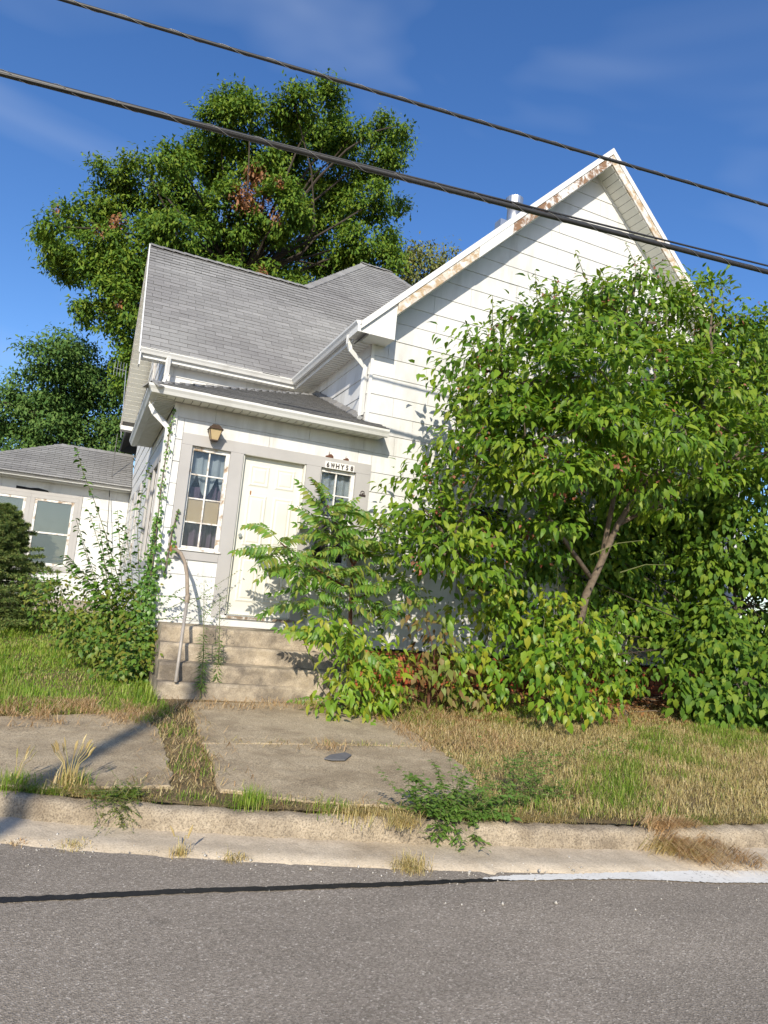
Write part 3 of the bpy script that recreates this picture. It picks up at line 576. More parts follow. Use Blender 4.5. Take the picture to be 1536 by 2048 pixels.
# rakes of the street gable: drip cap, barge boards in differing state, slatted soffit on the right
rk = MB()
def rake_piece(x0, x1, t0, t1, y0, y1):
    "a board along the slope between x0 and x1, hanging t0..t1 below the roof surface (vertical measure)"
    return [(x0, wz(x0)-t0), (x1, wz(x1)-t0), (x1, wz(x1)-t1), (x0, wz(x0)-t1)], y0, y1
def rake_build(name, x0, x1, t0, t1, y0, y1, m, parent):
    P, a_, b_ = rake_piece(x0, x1, t0, t1, y0, y1); return MB().prism([(p, a_, q) for p, q in P], (0, b_-a_, 0)).build(name, M[m], parent)
rks = rake_build('rake', 2.12, 6.069, -.012, .095, -.385, -.351, 'trimwhite', house)
rake_build('drip_cap', 6.071, 10.05, -.012, .095, -.385, -.351, 'trimwhite', rks)
xs_ = [at(q[0], q[1], 1, -.35)[0] for q in ((957, 503), (1026, 452))]
rake_build('barge_board', 2.62, xs_[0], .097, .262, -.372, -.345, 'woodtan', rks); rake_build('barge_board', xs_[0]+.004, xs_[1]-.004, .097, .268, -.378, -.345, 'trimwhite', rks); rake_build('barge_board', xs_[1], 6.068, .097, .262, -.372, -.345, 'woodbrown', rks)
rake_build('barge_board', 6.072, 9.0, .097, .262, -.372, -.345, 'woodtan', rks); rake_build('barge_board', 9.004, 10.0, .097, .262, -.372, -.345, 'trimwhite', rks)
for sg in (1, -1):
    Ud = np.array([sg, 0, -SL])/vl; Nn = np.array([-sg*SL, 0, -1])/vl
    slats(rks, (6.07+sg*.0, -.343, 8.64-.262), Ud, (0, 1, 0), Nn, 43, .125, .335)
    MB().prism([(6.07, -.344, 8.40), (6.07+sg*3.9, -.344, 8.40-3.9*SL), (6.07+sg*3.9, -.344, 8.415-3.9*SL), (6.07, -.344, 8.415)], (0, .34, 0)).build('soffit_backing', M['dark'], rks)
    MB().prism([(6.07+sg*.02, -.030, 8.375), (6.07+sg*3.6, -.030, 8.375-3.58*SL), (6.07+sg*3.6, -.030, 8.31-3.58*SL), (6.07+sg*.02, -.030, 8.31)], (0, .02, 0)).build('frieze', M['trimwhite'], rks) if sg > 0 else None
# rakes of the left gable
lr = MB()
for sg in (-1, 1):
    lr.prism([(-.455, 6.05, fz(6.05)+.012), (-.455, 6.05+sg*3.27, ZE+.0), (-.455, 6.05+sg*3.27, ZE-.10), (-.455, 6.05, fz(6.05)-.09)], (.022, 0, 0))
lr = lr.build('rake', M['trimwhite'], house)
for sg in (-1, 1):
    Ud = np.array([0, sg, -SL])/vl; Nn = np.array([0, -sg*SL, -1])/vl
    slats(lr, (-.432, 6.05, fz(6.05)-.20), Ud, (1, 0, 0), Nn, 34, .125, .432)
    MB().prism([(-.431, 6.05, fz(6.05)-.17), (-.431, 6.05+sg*3.0, ZE-.155+.25*SL), (-.431, 6.05+sg*3.0, ZE-.135+.25*SL), (-.431, 6.05, fz(6.05)-.15)], (.425, 0, 0)).build('soffit_backing', M['dark'], lr)
    MB().prism([(-.434, 6.05, fz(6.05)-.091), (-.434, 6.05+sg*3.27, ZE-.101), (-.434, 6.05+sg*3.27, ZE-.205), (-.434, 6.05, fz(6.05)-.195)], (.02, 0, 0)).build('barge_board', M['trimwhite' if sg < 0 else 'woodbrown'], lr)
rg = MB().box(-.44, .0, 9.12, 9.40, 4.60, 4.70); rg.build('eave_return', M['trimwhite'], house); gutter('gutter', [(-.46, 9.32), (3, 9.32)], 4.78, house)
# ---- downspouts
def downspout(path, parent=house, w_=.032):
    P = [np.array(q, float) for q in path]
    return MB().tube(P, w_*1.25, 4).build('downspout', M['gutter'], parent)
downspout([(-.30, .10, 3.30), (-.30, .10, 3.22), (-.25, .09, 3.14), (-.12, .07, 3.03), (-.075, .06, 2.97), (-.07, .06, 2.85), (-.07, .06, 1.7), (-.07, .06, .3), (-.10, .04, .16)])
downspout([(2.105, .03, 4.68), (2.105, .03, 4.56), (2.14, .035, 4.48), (2.30, .05, 4.36), (2.385, .06, 4.28), (2.39, .06, 4.15), (2.39, .06, 3.63), (2.36, .0, 3.56)])
a = at(337, 722, 1, 2.8); downspout([(a[0], 2.83, 4.70), (a[0], 2.85, 4.45), (a[0]-.02, 2.80, 4.25), (a[0]-.04, 2.6, 4.02)])
# ---- extension at the left rear
ext = MB(); ext.box(-3.7, -.01, 9.004, 9.12, .3, 3.08); ext.box(-3.7, -3.6, 9.13, 12.6, .3, 3.08); ext.box(-3.6, 0, 12.5, 12.6, .3, 3.08)
ext = ext.build('extension_wall', M['backing'], house)
EWIN = [(-2.03, -1.20, 1.15, 2.66), (-3.05, -2.21, 1.15, 2.66)]
siding(ext, 'y', 9.0, -3.7, -.03, .42, 3.08, -1, (), [(-3.3, -1.04, 1.02, 2.82)], 1.22, 31)
for (a, b, c, d) in EWIN: sash_window('y', 9.0, a, b, c, d, True, tw=.09)
for q_ in [(-3.298, -3.141, 1.022, 2.818), (-1.109, -1.042, 1.022, 2.818), (-3.14, -1.11, 2.751, 2.818), (-3.14, -1.11, 1.022, 1.077)]: MB().box(q_[0], q_[1], 8.966, 8.999, q_[2], q_[3]).build('casing_board', M['trim'], ext)
ex2 = MB().box(-4.0, -.0, 8.76, 8.775, 3.04, 3.14).build('extension_fascia', M['trimwhite'], house)
slats(ex2, (-3.99, 8.776, 3.06), (1, 0, 0), (0, 1, 0), (0, 0, -1), 39, .1, .222)
MB().box(-3.7, -.02, 8.97, 9.06, -.1, .42).build('extension_foundation', M['mortar'], fnd)
dk = MB(); dk.add([(-2.45, 8.974, 2.80), (-1.75, 8.974, 2.80), (-1.8, 8.974, 2.86), (-2.0, 8.974, 2.89), (-2.15, 8.974, 2.87), (-2.45, 8.974, 2.885)], [(0, 1, 2, 3, 4, 5)]); dk.build('missing_siding_gap', M['dark'], ext)
for (u, v, s) in ((1.985, 2.955, .055), (2.22, 2.95, .04)):      # broken corners of siding showing brown felt
    MB().prism([(u-s, -.030, v-.012), (u+s, -.030, v-.012), (u+s*.95, -.030, v+s*.25), (u+.3*s, -.030, v+s*.7), (u-.05*s, -.030, v+s*.45), (u-.12*s, -.030, v+s*1.3), (u-.3*s, -.030, v+s*.3), (u-s, -.030, v+s*.05)], (0, .003, 0)).build('broken_siding', M['barkred'], porch)
# ================================================================== THINGS ON AND AROUND THE HOUSE
# wall lantern
la = thing('wall_lantern', 'small bronze porch lantern mounted above the left porch window', 'lantern')
c = np.array([.462, -.12, 2.985])
MB().box(c[0]-.055, c[0]+.055, -.034, -.015, c[2]-.03, c[2]+.09).build('back_plate', M['lampmetal'], la)
MB().tube([(c[0], -.03, c[2]+.075), (c[0], -.07, c[2]+.10), (c[0], -.12, c[2]+.085)], .012, 8).build('arm', M['lampmetal'], la)
def frus(b, t, z0, z1): return [(c[0]+sx*b, c[1]+sy*b, z0) for sx, sy in ((-1, -1), (1, -1), (1, 1), (-1, 1))], [(c[0]+sx*t, c[1]+sy*t, z1) for sx, sy in ((-1, -1), (1, -1), (1, 1), (-1, 1))]
MB().hexa(*frus(.040, .072, c[2]-.095, c[2]+.03)).build('glass_body', M['lampglass'], la)
MB().hexa(*frus(.090, .035, c[2]+.031, c[2]+.095)).build('hood', M['lampmetal'], la)
MB().hexa(*frus(.044, .044, c[2]-.108, c[2]-.095)).build('base_ring', M['lampmetal'], la)
fb = MB()
for sx, sy in ((-1, -1), (1, -1), (1, 1), (-1, 1)): fb.tube([(c[0]+sx*.041, c[1]+sy*.041, c[2]-.1), (c[0]+sx*.074, c[1]+sy*.074, c[2]+.03)], .005, 5)
fb.build('cage', M['lampmetal'], la)
# house number plate
npl = thing('house_number_plate', 'white strip with dark characters 6WHY58 above the right porch window', 'number sign')
na, nb = 1.935, 2.345; MB().box(na, nb, -.040, -.033, 2.797, 2.888).build('plate', M['plate'], npl)
for k, ch in enumerate('6WHY58'):
    cu = bpy.data.curves.new('character', 'FONT'); cu.body = ch; cu.size = .088; cu.extrude = .003; cu.align_x = 'CENTER'; cu.offset = .0022
    tmp = bpy.data.objects.new('tmp', cu); me = bpy.data.meshes.new_from_object(tmp); bpy.data.objects.remove(tmp); me.materials.clear()
    o = link('character', me, M['letter'], npl); o.matrix_world = Matrix.Translation((na+.036+k*.0675, -.0435, 2.811))@Matrix.Rotation(R(90), 4, 'X')@Matrix.Diagonal((.60 if ch == 'W' else .86, 1, 1, 1))
# little metal emblem on the casing
em = thing('metal_emblem', 'tiny dark metal figure emblem screwed to the grey casing right of the porch window', 'emblem'); ec = np.array([2.497, -.035, 2.53])
MB().box(ec[0]-.045, ec[0]+.045, ec[1]-.006, ec[1], ec[2]-.038, ec[2]-.012).build('base_bar', M['letter'], em)
MB().tube([(ec[0]-.02, ec[1], ec[2]-.012), (ec[0]-.025, ec[1], ec[2]+.02), (ec[0]-.005, ec[1], ec[2]+.036), (ec[0]+.02, ec[1], ec[2]+.03), (ec[0]+.03, ec[1], ec[2]-.012)], .006, 6).build('outline', M['letter'], em)
MB().tube([(ec[0]+.005, ec[1]-.004, ec[2]+.0), (ec[0]+.005, ec[1]+.002, ec[2]+.0)], .012, 8).build('disc', M['letter'], em)
# concrete steps
st = thing('concrete_steps', 'weathered grey concrete front steps below the cream door', 'steps')
c5 = lambda x, y: (280+x/3.2, 1060+y/3.2)
ZT = [.655, .478, .300, .122]; LR = [((145, 603), (850, 662)), ((143, 718), (1235, 797)), ((141, 845), (1230, 915)), ((133, 972), (1262, 1018))]
fr_ = []
for z, (l, r) in zip(ZT, LR):
    A, B = at(*c5(*l), 2, z), at(*c5(*r), 2, z); fr_.append((A, B))
for k, z in enumerate(ZT):
    A, B = fr_[k]; d = (B-A)/(B[0]-A[0]); xl = .10-.012*k; xr = 2.15+.02*k; s_ = .10
    ya, yb = A[1]+d[1]*s_*0+(xl-A[0])*d[1]*.8, A[1]+(xr-A[0])*d[1]*.8
    zb = ZT[k+1]-.006 if k < 3 else -.16; mb = MB(); nseg = 22; top = []; 
    # front edge slightly rounded and chipped
    rows = [(.0, zb), (.0, z-.030), (.006, z-.010), (.022, z), (None, z)]
    V = []
    for j in range(nseg+1):
        t = j/nseg; x = xl+(xr-xl)*t; yf = ya+(yb-ya)*t; ch = abs(RG.normal(0, .004))
        for (o_, zz) in rows: V.append((x, (yf+o_+(ch if zz > z-.02 else 0)) if o_ is not None else -.03, zz-(ch*.8 if o_ == .006 else 0)))
    m5 = len(rows); F = [(j*m5+i_, (j+1)*m5+i_, (j+1)*m5+i_+1, j*m5+i_+1) for j in range(nseg) for i_ in range(m5-1)]
    e0 = len(V); V += [(xl, -.03, zb), (xr, -.03, zb)]
    F += [tuple([e0]+[i_ for i_ in range(m5)][::-1][0:m5]), tuple([nseg*m5+i_ for i_ in range(m5)]+[e0+1])]
    mb.add(V, F); mb.build('step', M['conc'], st)
STEPF = fr_
# handrail
hr = thing('handrail', 'bent rusty pipe handrail from the porch wall to the bottom step', 'handrail')
ft = at(*c5(228, 975), 2, .128); wl = at(346, 1097, 1, -.01)
pts = [(345, 1098, -.03), (352, 1099, -.10), (362, 1107, -.22), (370, 1125, -.36), (374, 1150, -.50), (375, 1195, -.62)]
RP = [at(a_, b_, 1, y_) for a_, b_, y_ in pts]; sm = []
for k in range(len(RP)-1):
    for t in (0, .5): sm.append(RP[k]*(1-t)+RP[k+1]*t)
sm.append(RP[-1]); MB().tube(sm, .021, 10).build('upper_pipe', M['pipe'], hr, True)
MB().tube([RP[-1]+np.array([0, .01, .03]), RP[-1], RP[-1]*.93+ft*.07], .027, 10).build('coupling', M['pipe'], hr, True)
MB().tube([RP[-1], ft+np.array([0, 0, .0])], .018, 10).build('lower_pipe', plain('grey_pipe', (.40, .36, .32), .6, .12, 15, .2), hr, True)
MB().tube([(wl[0], -.025, wl[2]), (wl[0], -.045, wl[2])], .048, 14).build('wall_flange', M['rust'], hr)
# flue pipe on the wing roof
fl = thing('metal_flue', 'galvanised flue pipe with round cap rising behind the street gable rake', 'flue')
fc = at(1027, 430, 1, 1.9); fx, fy = fc[0], 1.9
MB().tube([(fx, fy, wz(fx)-.2), (fx, fy, at(1027, 406, 1, 1.9)[2])], .125, 16).build('pipe', M['galv'], fl, True)
zt_ = at(1027, 396, 1, 1.9)[2]; MB().tube([(fx, fy, zt_-.18), (fx, fy, zt_-.16), (fx, fy, zt_-.02), (fx, fy, zt_)], [.13, .165, .165, .13], 18).build('cap', M['galv'], fl)
bx2 = at(1004, 444, 1, 1.9); MB().box(bx2[0]-.09, bx2[0]+.10, 1.8, 2.0, wz(fx)-.35, bx2[2]).build('flashing_box', M['galv'], fl)
# antenna far behind the left gable
an = thing('roof_antenna', 'thin grey rod antenna beyond the left gable end', 'antenna'); A = at(252, 742, 1, 12.5); B = at(229, 735, 1, 12.5)
MB().tube([A, B], .010, 6).build('boom', M['galv'], an); MB().tube([A, (A[0]+.12, A[1], 5.0)], .012, 6).build('mast', M['galv'], an)
for k in range(5): q = A+(B-A)*k/4; MB().tube([q+np.array([0, -.1, -.25]), q+np.array([0, .1, .25])], .005, 5).build('rod', M['galv'], an)
# loose service wire hanging from the rear eave
P0, P1 = at(235, 868, 1, 9.3), at(213, 1085, 1, 8.6); tag(MB().tube([P0, P0*.5+P1*.5+np.array([-.05, 0, 0]), P1], .010, 5).build('service_wire', M['cable']), 'thin wire hanging from the left rear eave past the extension roof', 'wire')
# overhead cables, found from their place in the sky and the shadow they lay on the gable
def cable(name, pt, d, r, label, wrap, sag=.25, dy=0, dz=0):
    pt, d = np.array(pt), np.array(d); d = d/d[0]; root = thing(name, label, 'cable', group=None); X = np.linspace(-24, 30, 55); path = [pt+d*(x-pt[0])+np.array([0, dy, dz+sag*((x-3.)/27)**2]) for x in X]
    MB().tube(path, r, 8).build('strand', M['cable'], root, True)
    if wrap:
        wp = []
        for t in np.arange(-6, 11, .0115): 
            q = np.array([np.interp(t, X, [p_[k] for p_ in path]) for k in range(3)]); ang = t*2*math.pi/.42; wp.append(q+(r+.002)*np.array([0, math.cos(ang), math.sin(ang)]))
        MB().tube(wp, .0022, 4).build('lashing_wire', M['wirewrap'], root)
    return root
cable('overhead_cable', (.02, -2.58, 5.22), (.991, -.133, .005), .027, 'thick black lashed overhead cable crossing in front of the gable', True)
cable('overhead_cable', (.02, -2.60, 5.222), (.991, -.133, .015), .010, 'thin support wire running just above the thick lashed cable', False, .25)
cable('overhead_cable', (-.37, -2.69, 5.90), (.995, -.095, .034), .017, 'upper black overhead cable crossing the peak of the gable', True)
# utility pole across the street, whose shadow falls over the slab to the steps
pole_t = np.array([.46, -1.1, .45]); hd = np.array([SUND.x, SUND.y])/math.hypot(SUND.x, SUND.y); Ln = 13.2
pb = pole_t[:2]-hd*Ln; hp = pole_t[2]+Ln*(-SUND.z)/math.hypot(SUND.x, SUND.y)
up = thing('utility_pole', 'slim weathered wooden utility pole across the road from the house', 'utility pole')
MB().tube([(pb[0], pb[1], -.6), (pb[0], pb[1], hp*.5), (pb[0], pb[1], hp)], [.085, .08, .075], 14).build('pole', M['pole'], up, True)
MB().tube([(pb[0], pb[1], hp), (pb[0], pb[1], hp+.02)], [.075, .06], 14).build('pole_cap', M['galv'], up)
# shard of slate on the slab
q = at(676, 1513, 2, -.06); pz = float(zl(q[0], q[1]))+.029
sh_ = [at(a_, b_, 2, pz) for a_, b_ in ((648, 1518), (660, 1511), (690, 1506), (703, 1511), (690, 1521), (664, 1521))]
tag(MB().prism(sh_, (0, 0, .007)).build('slate_shard', M['slate']), 'flat broken shard of grey slate lying on the paving slab', 'slate')
# ================================================================== VEGETATION
T_OV = (np.array([(0, 0, 0), (.28, -.27, .05), (.28, 0, 0), (.28, .27, .05), (.64, -.20, -.03), (.64, 0, -.07), (.64, .20, -.03), (1, 0, -.26)]), [(0, 2, 1), (0, 3, 2), (4, 5, 7), (5, 6, 7)], [(1, 2, 5, 4), (2, 3, 6, 5)])
T_SM = (np.array([(0, 0, 0), (.42, -.26, .05), (1, 0, -.14), (.42, .26, .05)]), [(0, 2, 1), (0, 3, 2)], [])
T_LN = (np.array([(0, 0, 0), (.35, -.15, .03), (.35, 0, 0), (.35, .15, .03), (1, 0, -.18)]), [(0, 2, 1), (0, 3, 2), (1, 2, 4), (2, 3, 4)], [])
def unitv(a): return a/(np.linalg.norm(a, axis=-1, keepdims=True)+1e-9)
def frames(A, Nn):
    X = unitv(A); Z = unitv(Nn-(Nn*X).sum(-1, keepdims=True)*X); return X, np.cross(Z, X), Z
def leaf_mesh(name, P, A, Nn, S, tm, wd=1.):
    tv, t3, t4 = tm; X, Y, Z = frames(A, Nn); k = len(tv); S_ = S[:, None, None]
    V = P[:, None]+S_*(tv[None, :, 0:1]*X[:, None]+wd*tv[None, :, 1:2]*Y[:, None]+tv[None, :, 2:3]*Z[:, None]); b = np.arange(len(P))[:, None, None]*k
    F = []
    if t3: F.append((np.array(t3)[None]+b).reshape(-1, 3))
    if t4: F.append((np.array(t4)[None]+b).reshape(-1, 4))
    return np_mesh(name, V.reshape(-1, 3), F)
LEAFUNIT = {}
def leaves(parent, P, A, Nn, S, tm, m, wd=1., parts=0, name='foliage'):
    "all leaves; the ones that show largest become parts of their own, the rest one mass"
    P, A, Nn, S = map(np.asarray, (P, A, Nn, S)); pick = np.zeros(len(P), bool)
    if parts:
        q = pix(P); key = (q[:, 0]//11).astype(int)*10000+(q[:, 1]//11).astype(int); o = np.argsort(q[:, 2]); _, first = np.unique(key[o], return_index=True); c_ = o[first]
        c_ = c_[(q[c_, 0] > 0) & (q[c_, 0] < 1536)]; RG.shuffle(c_); pick[c_[:parts]] = True
        X, Y, Z = frames(A[pick], Nn[pick]); kk = (id(tm[0]), m.name, round(wd, 2))
        if kk not in LEAFUNIT:
            me = leaf_mesh('leaf', np.zeros((1, 3)), np.array([[1., 0, 0]]), np.array([[0, 0, 1.]]), np.ones(1), tm, wd); me.materials.append(m); LEAFUNIT[kk] = me
        for p_, x, y, z, s_ in zip(P[pick], X, Y, Z, S[pick]):
            o_ = bpy.data.objects.new('leaf', LEAFUNIT[kk]); COL.objects.link(o_); o_.parent = parent
            o_.matrix_world = Matrix(((x[0]*s_, y[0]*s_, z[0]*s_, p_[0]), (x[1]*s_, y[1]*s_, z[1]*s_, p_[1]), (x[2]*s_, y[2]*s_, z[2]*s_, p_[2]), (0, 0, 0, 1)))
    if (~pick).sum():
        o_ = link(name, leaf_mesh(name, P[~pick], A[~pick], Nn[~pick], S[~pick], tm, wd), m, parent); o_['kind'] = 'stuff'; return o_
def blobs_from(lst, jit=0., flat=1., dscale=1., ymax=None, ymin=None):
    out = []
    for (x, y, r, Y) in lst:
        Y = Y+RG.uniform(-jit, jit); Y = min(Y, ymax) if ymax is not None else Y; c = at(x, y, 1, Y); rr = r*depth(c)/FPX; out.append((c, np.array([rr, rr*dscale, rr*flat])))
    return out
def clump_pts(blobs, per, p=5., ylim=None):
    C, D = [], []
    for c, r in blobs:
        n = max(1, int(per*np.prod(r)**(2/3))) if per < 0 else int(per); n = int(abs(per)*(r[0]*r[2])) if per < 0 else n; n = max(n, 2)
        d = unitv(RG.normal(size=(n, 3))); rad = RG.uniform(0, 1, (n, 1))**(1/p); C.append(c+d*rad*r); D.append(d)
    C, D = np.concatenate(C), np.concatenate(D)
    if ylim is not None: C[:, 1] = np.minimum(C[:, 1], ylim-RG.uniform(0, .3, len(C)))
    return C, D
def clump_leaves(C, D, k, sig, size, droop=.6, out=.6, rnd=.35, nup=1.):
    n = len(C); kk = RG.integers(max(1, int(k*.6)), int(k*1.4)+1, n); I = np.repeat(np.arange(n), kk); N_ = len(I)
    off = RG.normal(size=(N_, 3))*np.array(sig); P = C[I]+off; ou = unitv(D[I]*.6+off/np.array(sig)*.35)
    A = unitv(out*ou+np.array([0, 0, -droop])+rnd*RG.normal(size=(N_, 3))); Nn = unitv(np.array([0, 0, nup])+.4*ou+.32*RG.normal(size=(N_, 3))+np.array([-.3, -.55, 0]))
    return P, A, Nn, size*np.clip(RG.normal(.92, .24, N_), .35, 1.45)
def limb(mb, A, B, r0, r1, bend=.12, k=6, seg=5):
    A, B = np.array(A, float), np.array(B, float); L = np.linalg.norm(B-A); o = RG.normal(0, bend*L, 3); pts = []
    for j in range(seg+1):
        t = j/seg; pts.append(A+(B-A)*t+o*math.sin(math.pi*t)*.5+RG.normal(0, .012*L, 3)*(0 < j < seg))
    mb.tube(pts, [r0+(r1-r0)*j/seg for j in range(seg+1)], k); return pts
def far_tree(name, label, trunk, blobs, per, k, sig, size, m, bark, r0, dead=(), clumpshare=.6):
    t = thing(name, label, 'tree'); tb = MB(); tb.tube(trunk, [r0*(1-.55*j/(len(trunk)-1)) for j in range(len(trunk))], 10); tb.build('trunk', M[bark], t, True)
    br = MB(); tp = [np.array(q) for q in trunk]
    for c, r in blobs:
        q = min(tp, key=lambda z: np.linalg.norm(z-c)+.8*max(0, z[2]-c[2]+1)); limb(br, q, c, r0*.17, r0*.05, .2)
    C, D = clump_pts(blobs, per)
    for j in range(0, len(C), 4):
        c, r = min(blobs, key=lambda b: np.linalg.norm(b[0]-C[j])); limb(br, c, C[j], r0*.07, r0*.02, .1, 4, 3)
    br.build('branches', M[bark], t)['kind'] = 'stuff'
    P, A, Nn, S = clump_leaves(C, D, k, sig, size, .55, .5, .6)
    mask = np.zeros(len(P), bool)
    if dead:
        q = pix(P)
        for (x, y, r) in dead: mask |= ((q[:, 0]-x)**2+(q[:, 1]-y)**2 < (r*RG.uniform(.4, 1.15, len(P)))**2) & (q[:, 2] < np.median(q[:, 2])+.5)
    leaves(t, P[~mask], A[~mask], Nn[~mask], S[~mask], T_SM, M[m], .95, 0, 'crown')
    if mask.any(): leaves(t, P[mask], A[mask], Nn[mask], S[mask], T_SM, M['l_dead'], .8, 0, 'dead_foliage')
    return t
# ---- big tree behind the house
YB = 17.5
BT = [(465, 205, 42), (440, 255, 45), (500, 240, 40), (590, 215, 42), (570, 265, 40), (650, 200, 36), (640, 260, 50), (705, 270, 32), (760, 265, 30), (798, 250, 20), (790, 290, 24), (760, 330, 42), (425, 320, 60), (510, 320, 60), (590, 330, 60), (680, 340, 60), (345, 330, 45), (385, 380, 60), (245, 355, 38), (215, 335, 22), (285, 330, 22), (300, 400, 60), (215, 420, 50), (140, 440, 36), (90, 452, 24), (115, 490, 30), (250, 480, 60), (350, 470, 65), (460, 430, 70), (560, 420, 70), (660, 430, 65), (740, 410, 45), (795, 420, 22), (720, 490, 55), (780, 480, 30), (620, 520, 60), (520, 510, 65), (430, 520, 65), (150, 545, 34), (200, 540, 45), (160, 600, 22), (235, 600, 40), (290, 560, 50), (225, 640, 24), (270, 660, 34), (260, 720, 30), (340, 560, 60), (700, 545, 45), (780, 530, 28), (570, 570, 60), (470, 580, 60), (175, 635, 16)]
bl = blobs_from([(x, y, r*.84, YB) for x, y, r in BT+[(120, 520, 26), (190, 500, 40), (255, 540, 40), (215, 580, 30), (250, 690, 30), (275, 610, 34), (265, 770, 26), (100, 470, 22)]], 2.6, .85, 1.25)
tk = [at(470, 980, 1, YB)*np.array([1, 1, 0])+np.array([0, 0, -.1]), at(480, 860, 1, YB), at(475, 640, 1, YB), at(485, 560, 1, YB)]
far_tree('shade_tree', 'tall broad green shade tree with brown dead clumps behind the main roof', tk, bl, -27, 190, (.24, .24, .17), .18, 'l_tree', 'barkdark', .42,
         [(510, 350, 26), (490, 395, 34), (530, 405, 22), (552, 430, 18), (232, 440, 18), (655, 437, 14), (112, 420, 10), (525, 545, 14), (560, 365, 12), (240, 605, 12), (200, 465, 10)])
# ---- tree at far left and small olive tree
bl = blobs_from([(x, y, r, 21) for x, y, r in [(125, 685, 34), (95, 720, 45), (160, 725, 45), (60, 775, 50), (130, 780, 65), (205, 770, 50), (20, 830, 50), (90, 840, 60), (170, 840, 60), (235, 830, 45), (-40, 860, 60), (40, 890, 50), (130, 890, 60), (215, 890, 50), (-60, 800, 40), (245, 760, 40), (250, 880, 40)]], 1.8, .85, 1.3)
tk = [at(130, 1000, 1, 21)*np.array([1, 1, 0]), at(130, 950, 1, 21), at(128, 850, 1, 21), at(126, 760, 1, 21)]
far_tree('shade_tree', 'dark green tree rising over the left extension roof', tk, bl, -24, 130, (.30, .30, .15), .165, 'l_tree2', 'barkdark', .3)
bl = blobs_from([(x, y, r, 19) for x, y, r in [(840, 510, 26), (820, 540, 25), (870, 520, 28), (895, 510, 18), (850, 560, 40), (900, 545, 26), (800, 570, 30), (830, 490, 14), (930, 570, 30), (880, 590, 40)]], 1., .9, 1.2)
tk = [at(860, 1000, 1, 19)*np.array([1, 1, 0]), at(860, 900, 1, 19), at(858, 700, 1, 19), at(855, 560, 1, 19)]
far_tree('shade_tree', 'small olive brown tree between big tree and street gable', tk, bl, -20, 80, (.26, .26, .22), .19, 'l_olive', 'barkdark', .16)
# ---- shrub builder for the plants near the house
def shrub(name, label, cat, blobs, per, k, sig, size, tm, m, base, bark, r0, droop=.6, wd=1., parts=300, ylim=-.12, extra=None, limbs=None, out=.6, twig=3, group=None):
    t = thing(name, label, cat, group=group); C, D = clump_pts(blobs, per, 4., ylim); st_ = MB()
    if limbs:
        tr = MB()
        for pth, ra, rb in limbs: tr.tube(pth, [ra+(rb-ra)*j/(len(pth)-1) for j in range(len(pth))], 8)
        tr.build('trunk', M[bark], t, True); nodes = [np.array(q) for pth, _, _ in limbs for q in pth[len(pth)//3:]]
    else: nodes = [np.array(b_) for b_ in base]
    for c, r in blobs:
        q = min(nodes, key=lambda z: np.linalg.norm(z-c)); limb(st_, q, c, r0*.55, r0*.22, .10, 5)
    for j in range(0, len(C), twig):
        c, r = min(blobs, key=lambda b: np.linalg.norm(b[0]-C[j])); limb(st_, c, C[j]+.3*(C[j]-c)*0, r0*.18, r0*.07, .12, 4, 3)
    st_.build('branches', M[bark], t)['kind'] = 'stuff'
    L = list(clump_leaves(C, D, k, sig, size, droop, out)); 
    if extra is not None: L = [np.concatenate([a_, b_]) for a_, b_ in zip(L, extra)]
    keep = L[0][:, 2] > zl(L[0][:, 0], L[0][:, 1])+.01; L = [q[keep] for q in L]
    leaves(t, *L, tm, M[m], wd, parts); return t
def shoots(lst, n, size, droop=.9, rad=.007):
    "upright leafy shoots: (path points) with paired drooping leaves"
    P, A, Nn, S, tubes = [], [], [], [], MB()
    for pth in lst:
        pth = [np.array(q, float) for q in pth]; tubes.tube(pth, [rad*(1-.6*j/(len(pth)-1)) for j in range(len(pth))], 5); T = np.linspace(.08, 1, n)*(len(pth)-1)
        for j, t in enumerate(T):
            i_ = min(int(t), len(pth)-2); q = pth[i_]+(pth[i_+1]-pth[i_])*(t-i_); d = unitv(pth[i_+1]-pth[i_]); a_ = RG.uniform(0, 6.28) if j % 2 == 0 else a_+math.pi
            s_ = np.array([math.cos(a_), math.sin(a_), 0]); P.append(q); A.append(unitv(s_+d*.25-np.array([0, 0, droop])*RG.uniform(.5, 1.1))); Nn.append(unitv(s_*.6+np.array([0, 0, .7])+RG.normal(0, .2, 3))); S.append(size*RG.uniform(.7, 1.15)*(1-.35*t/T[-1]))
    return [np.array(q) for q in (P, A, Nn, S)], tubes
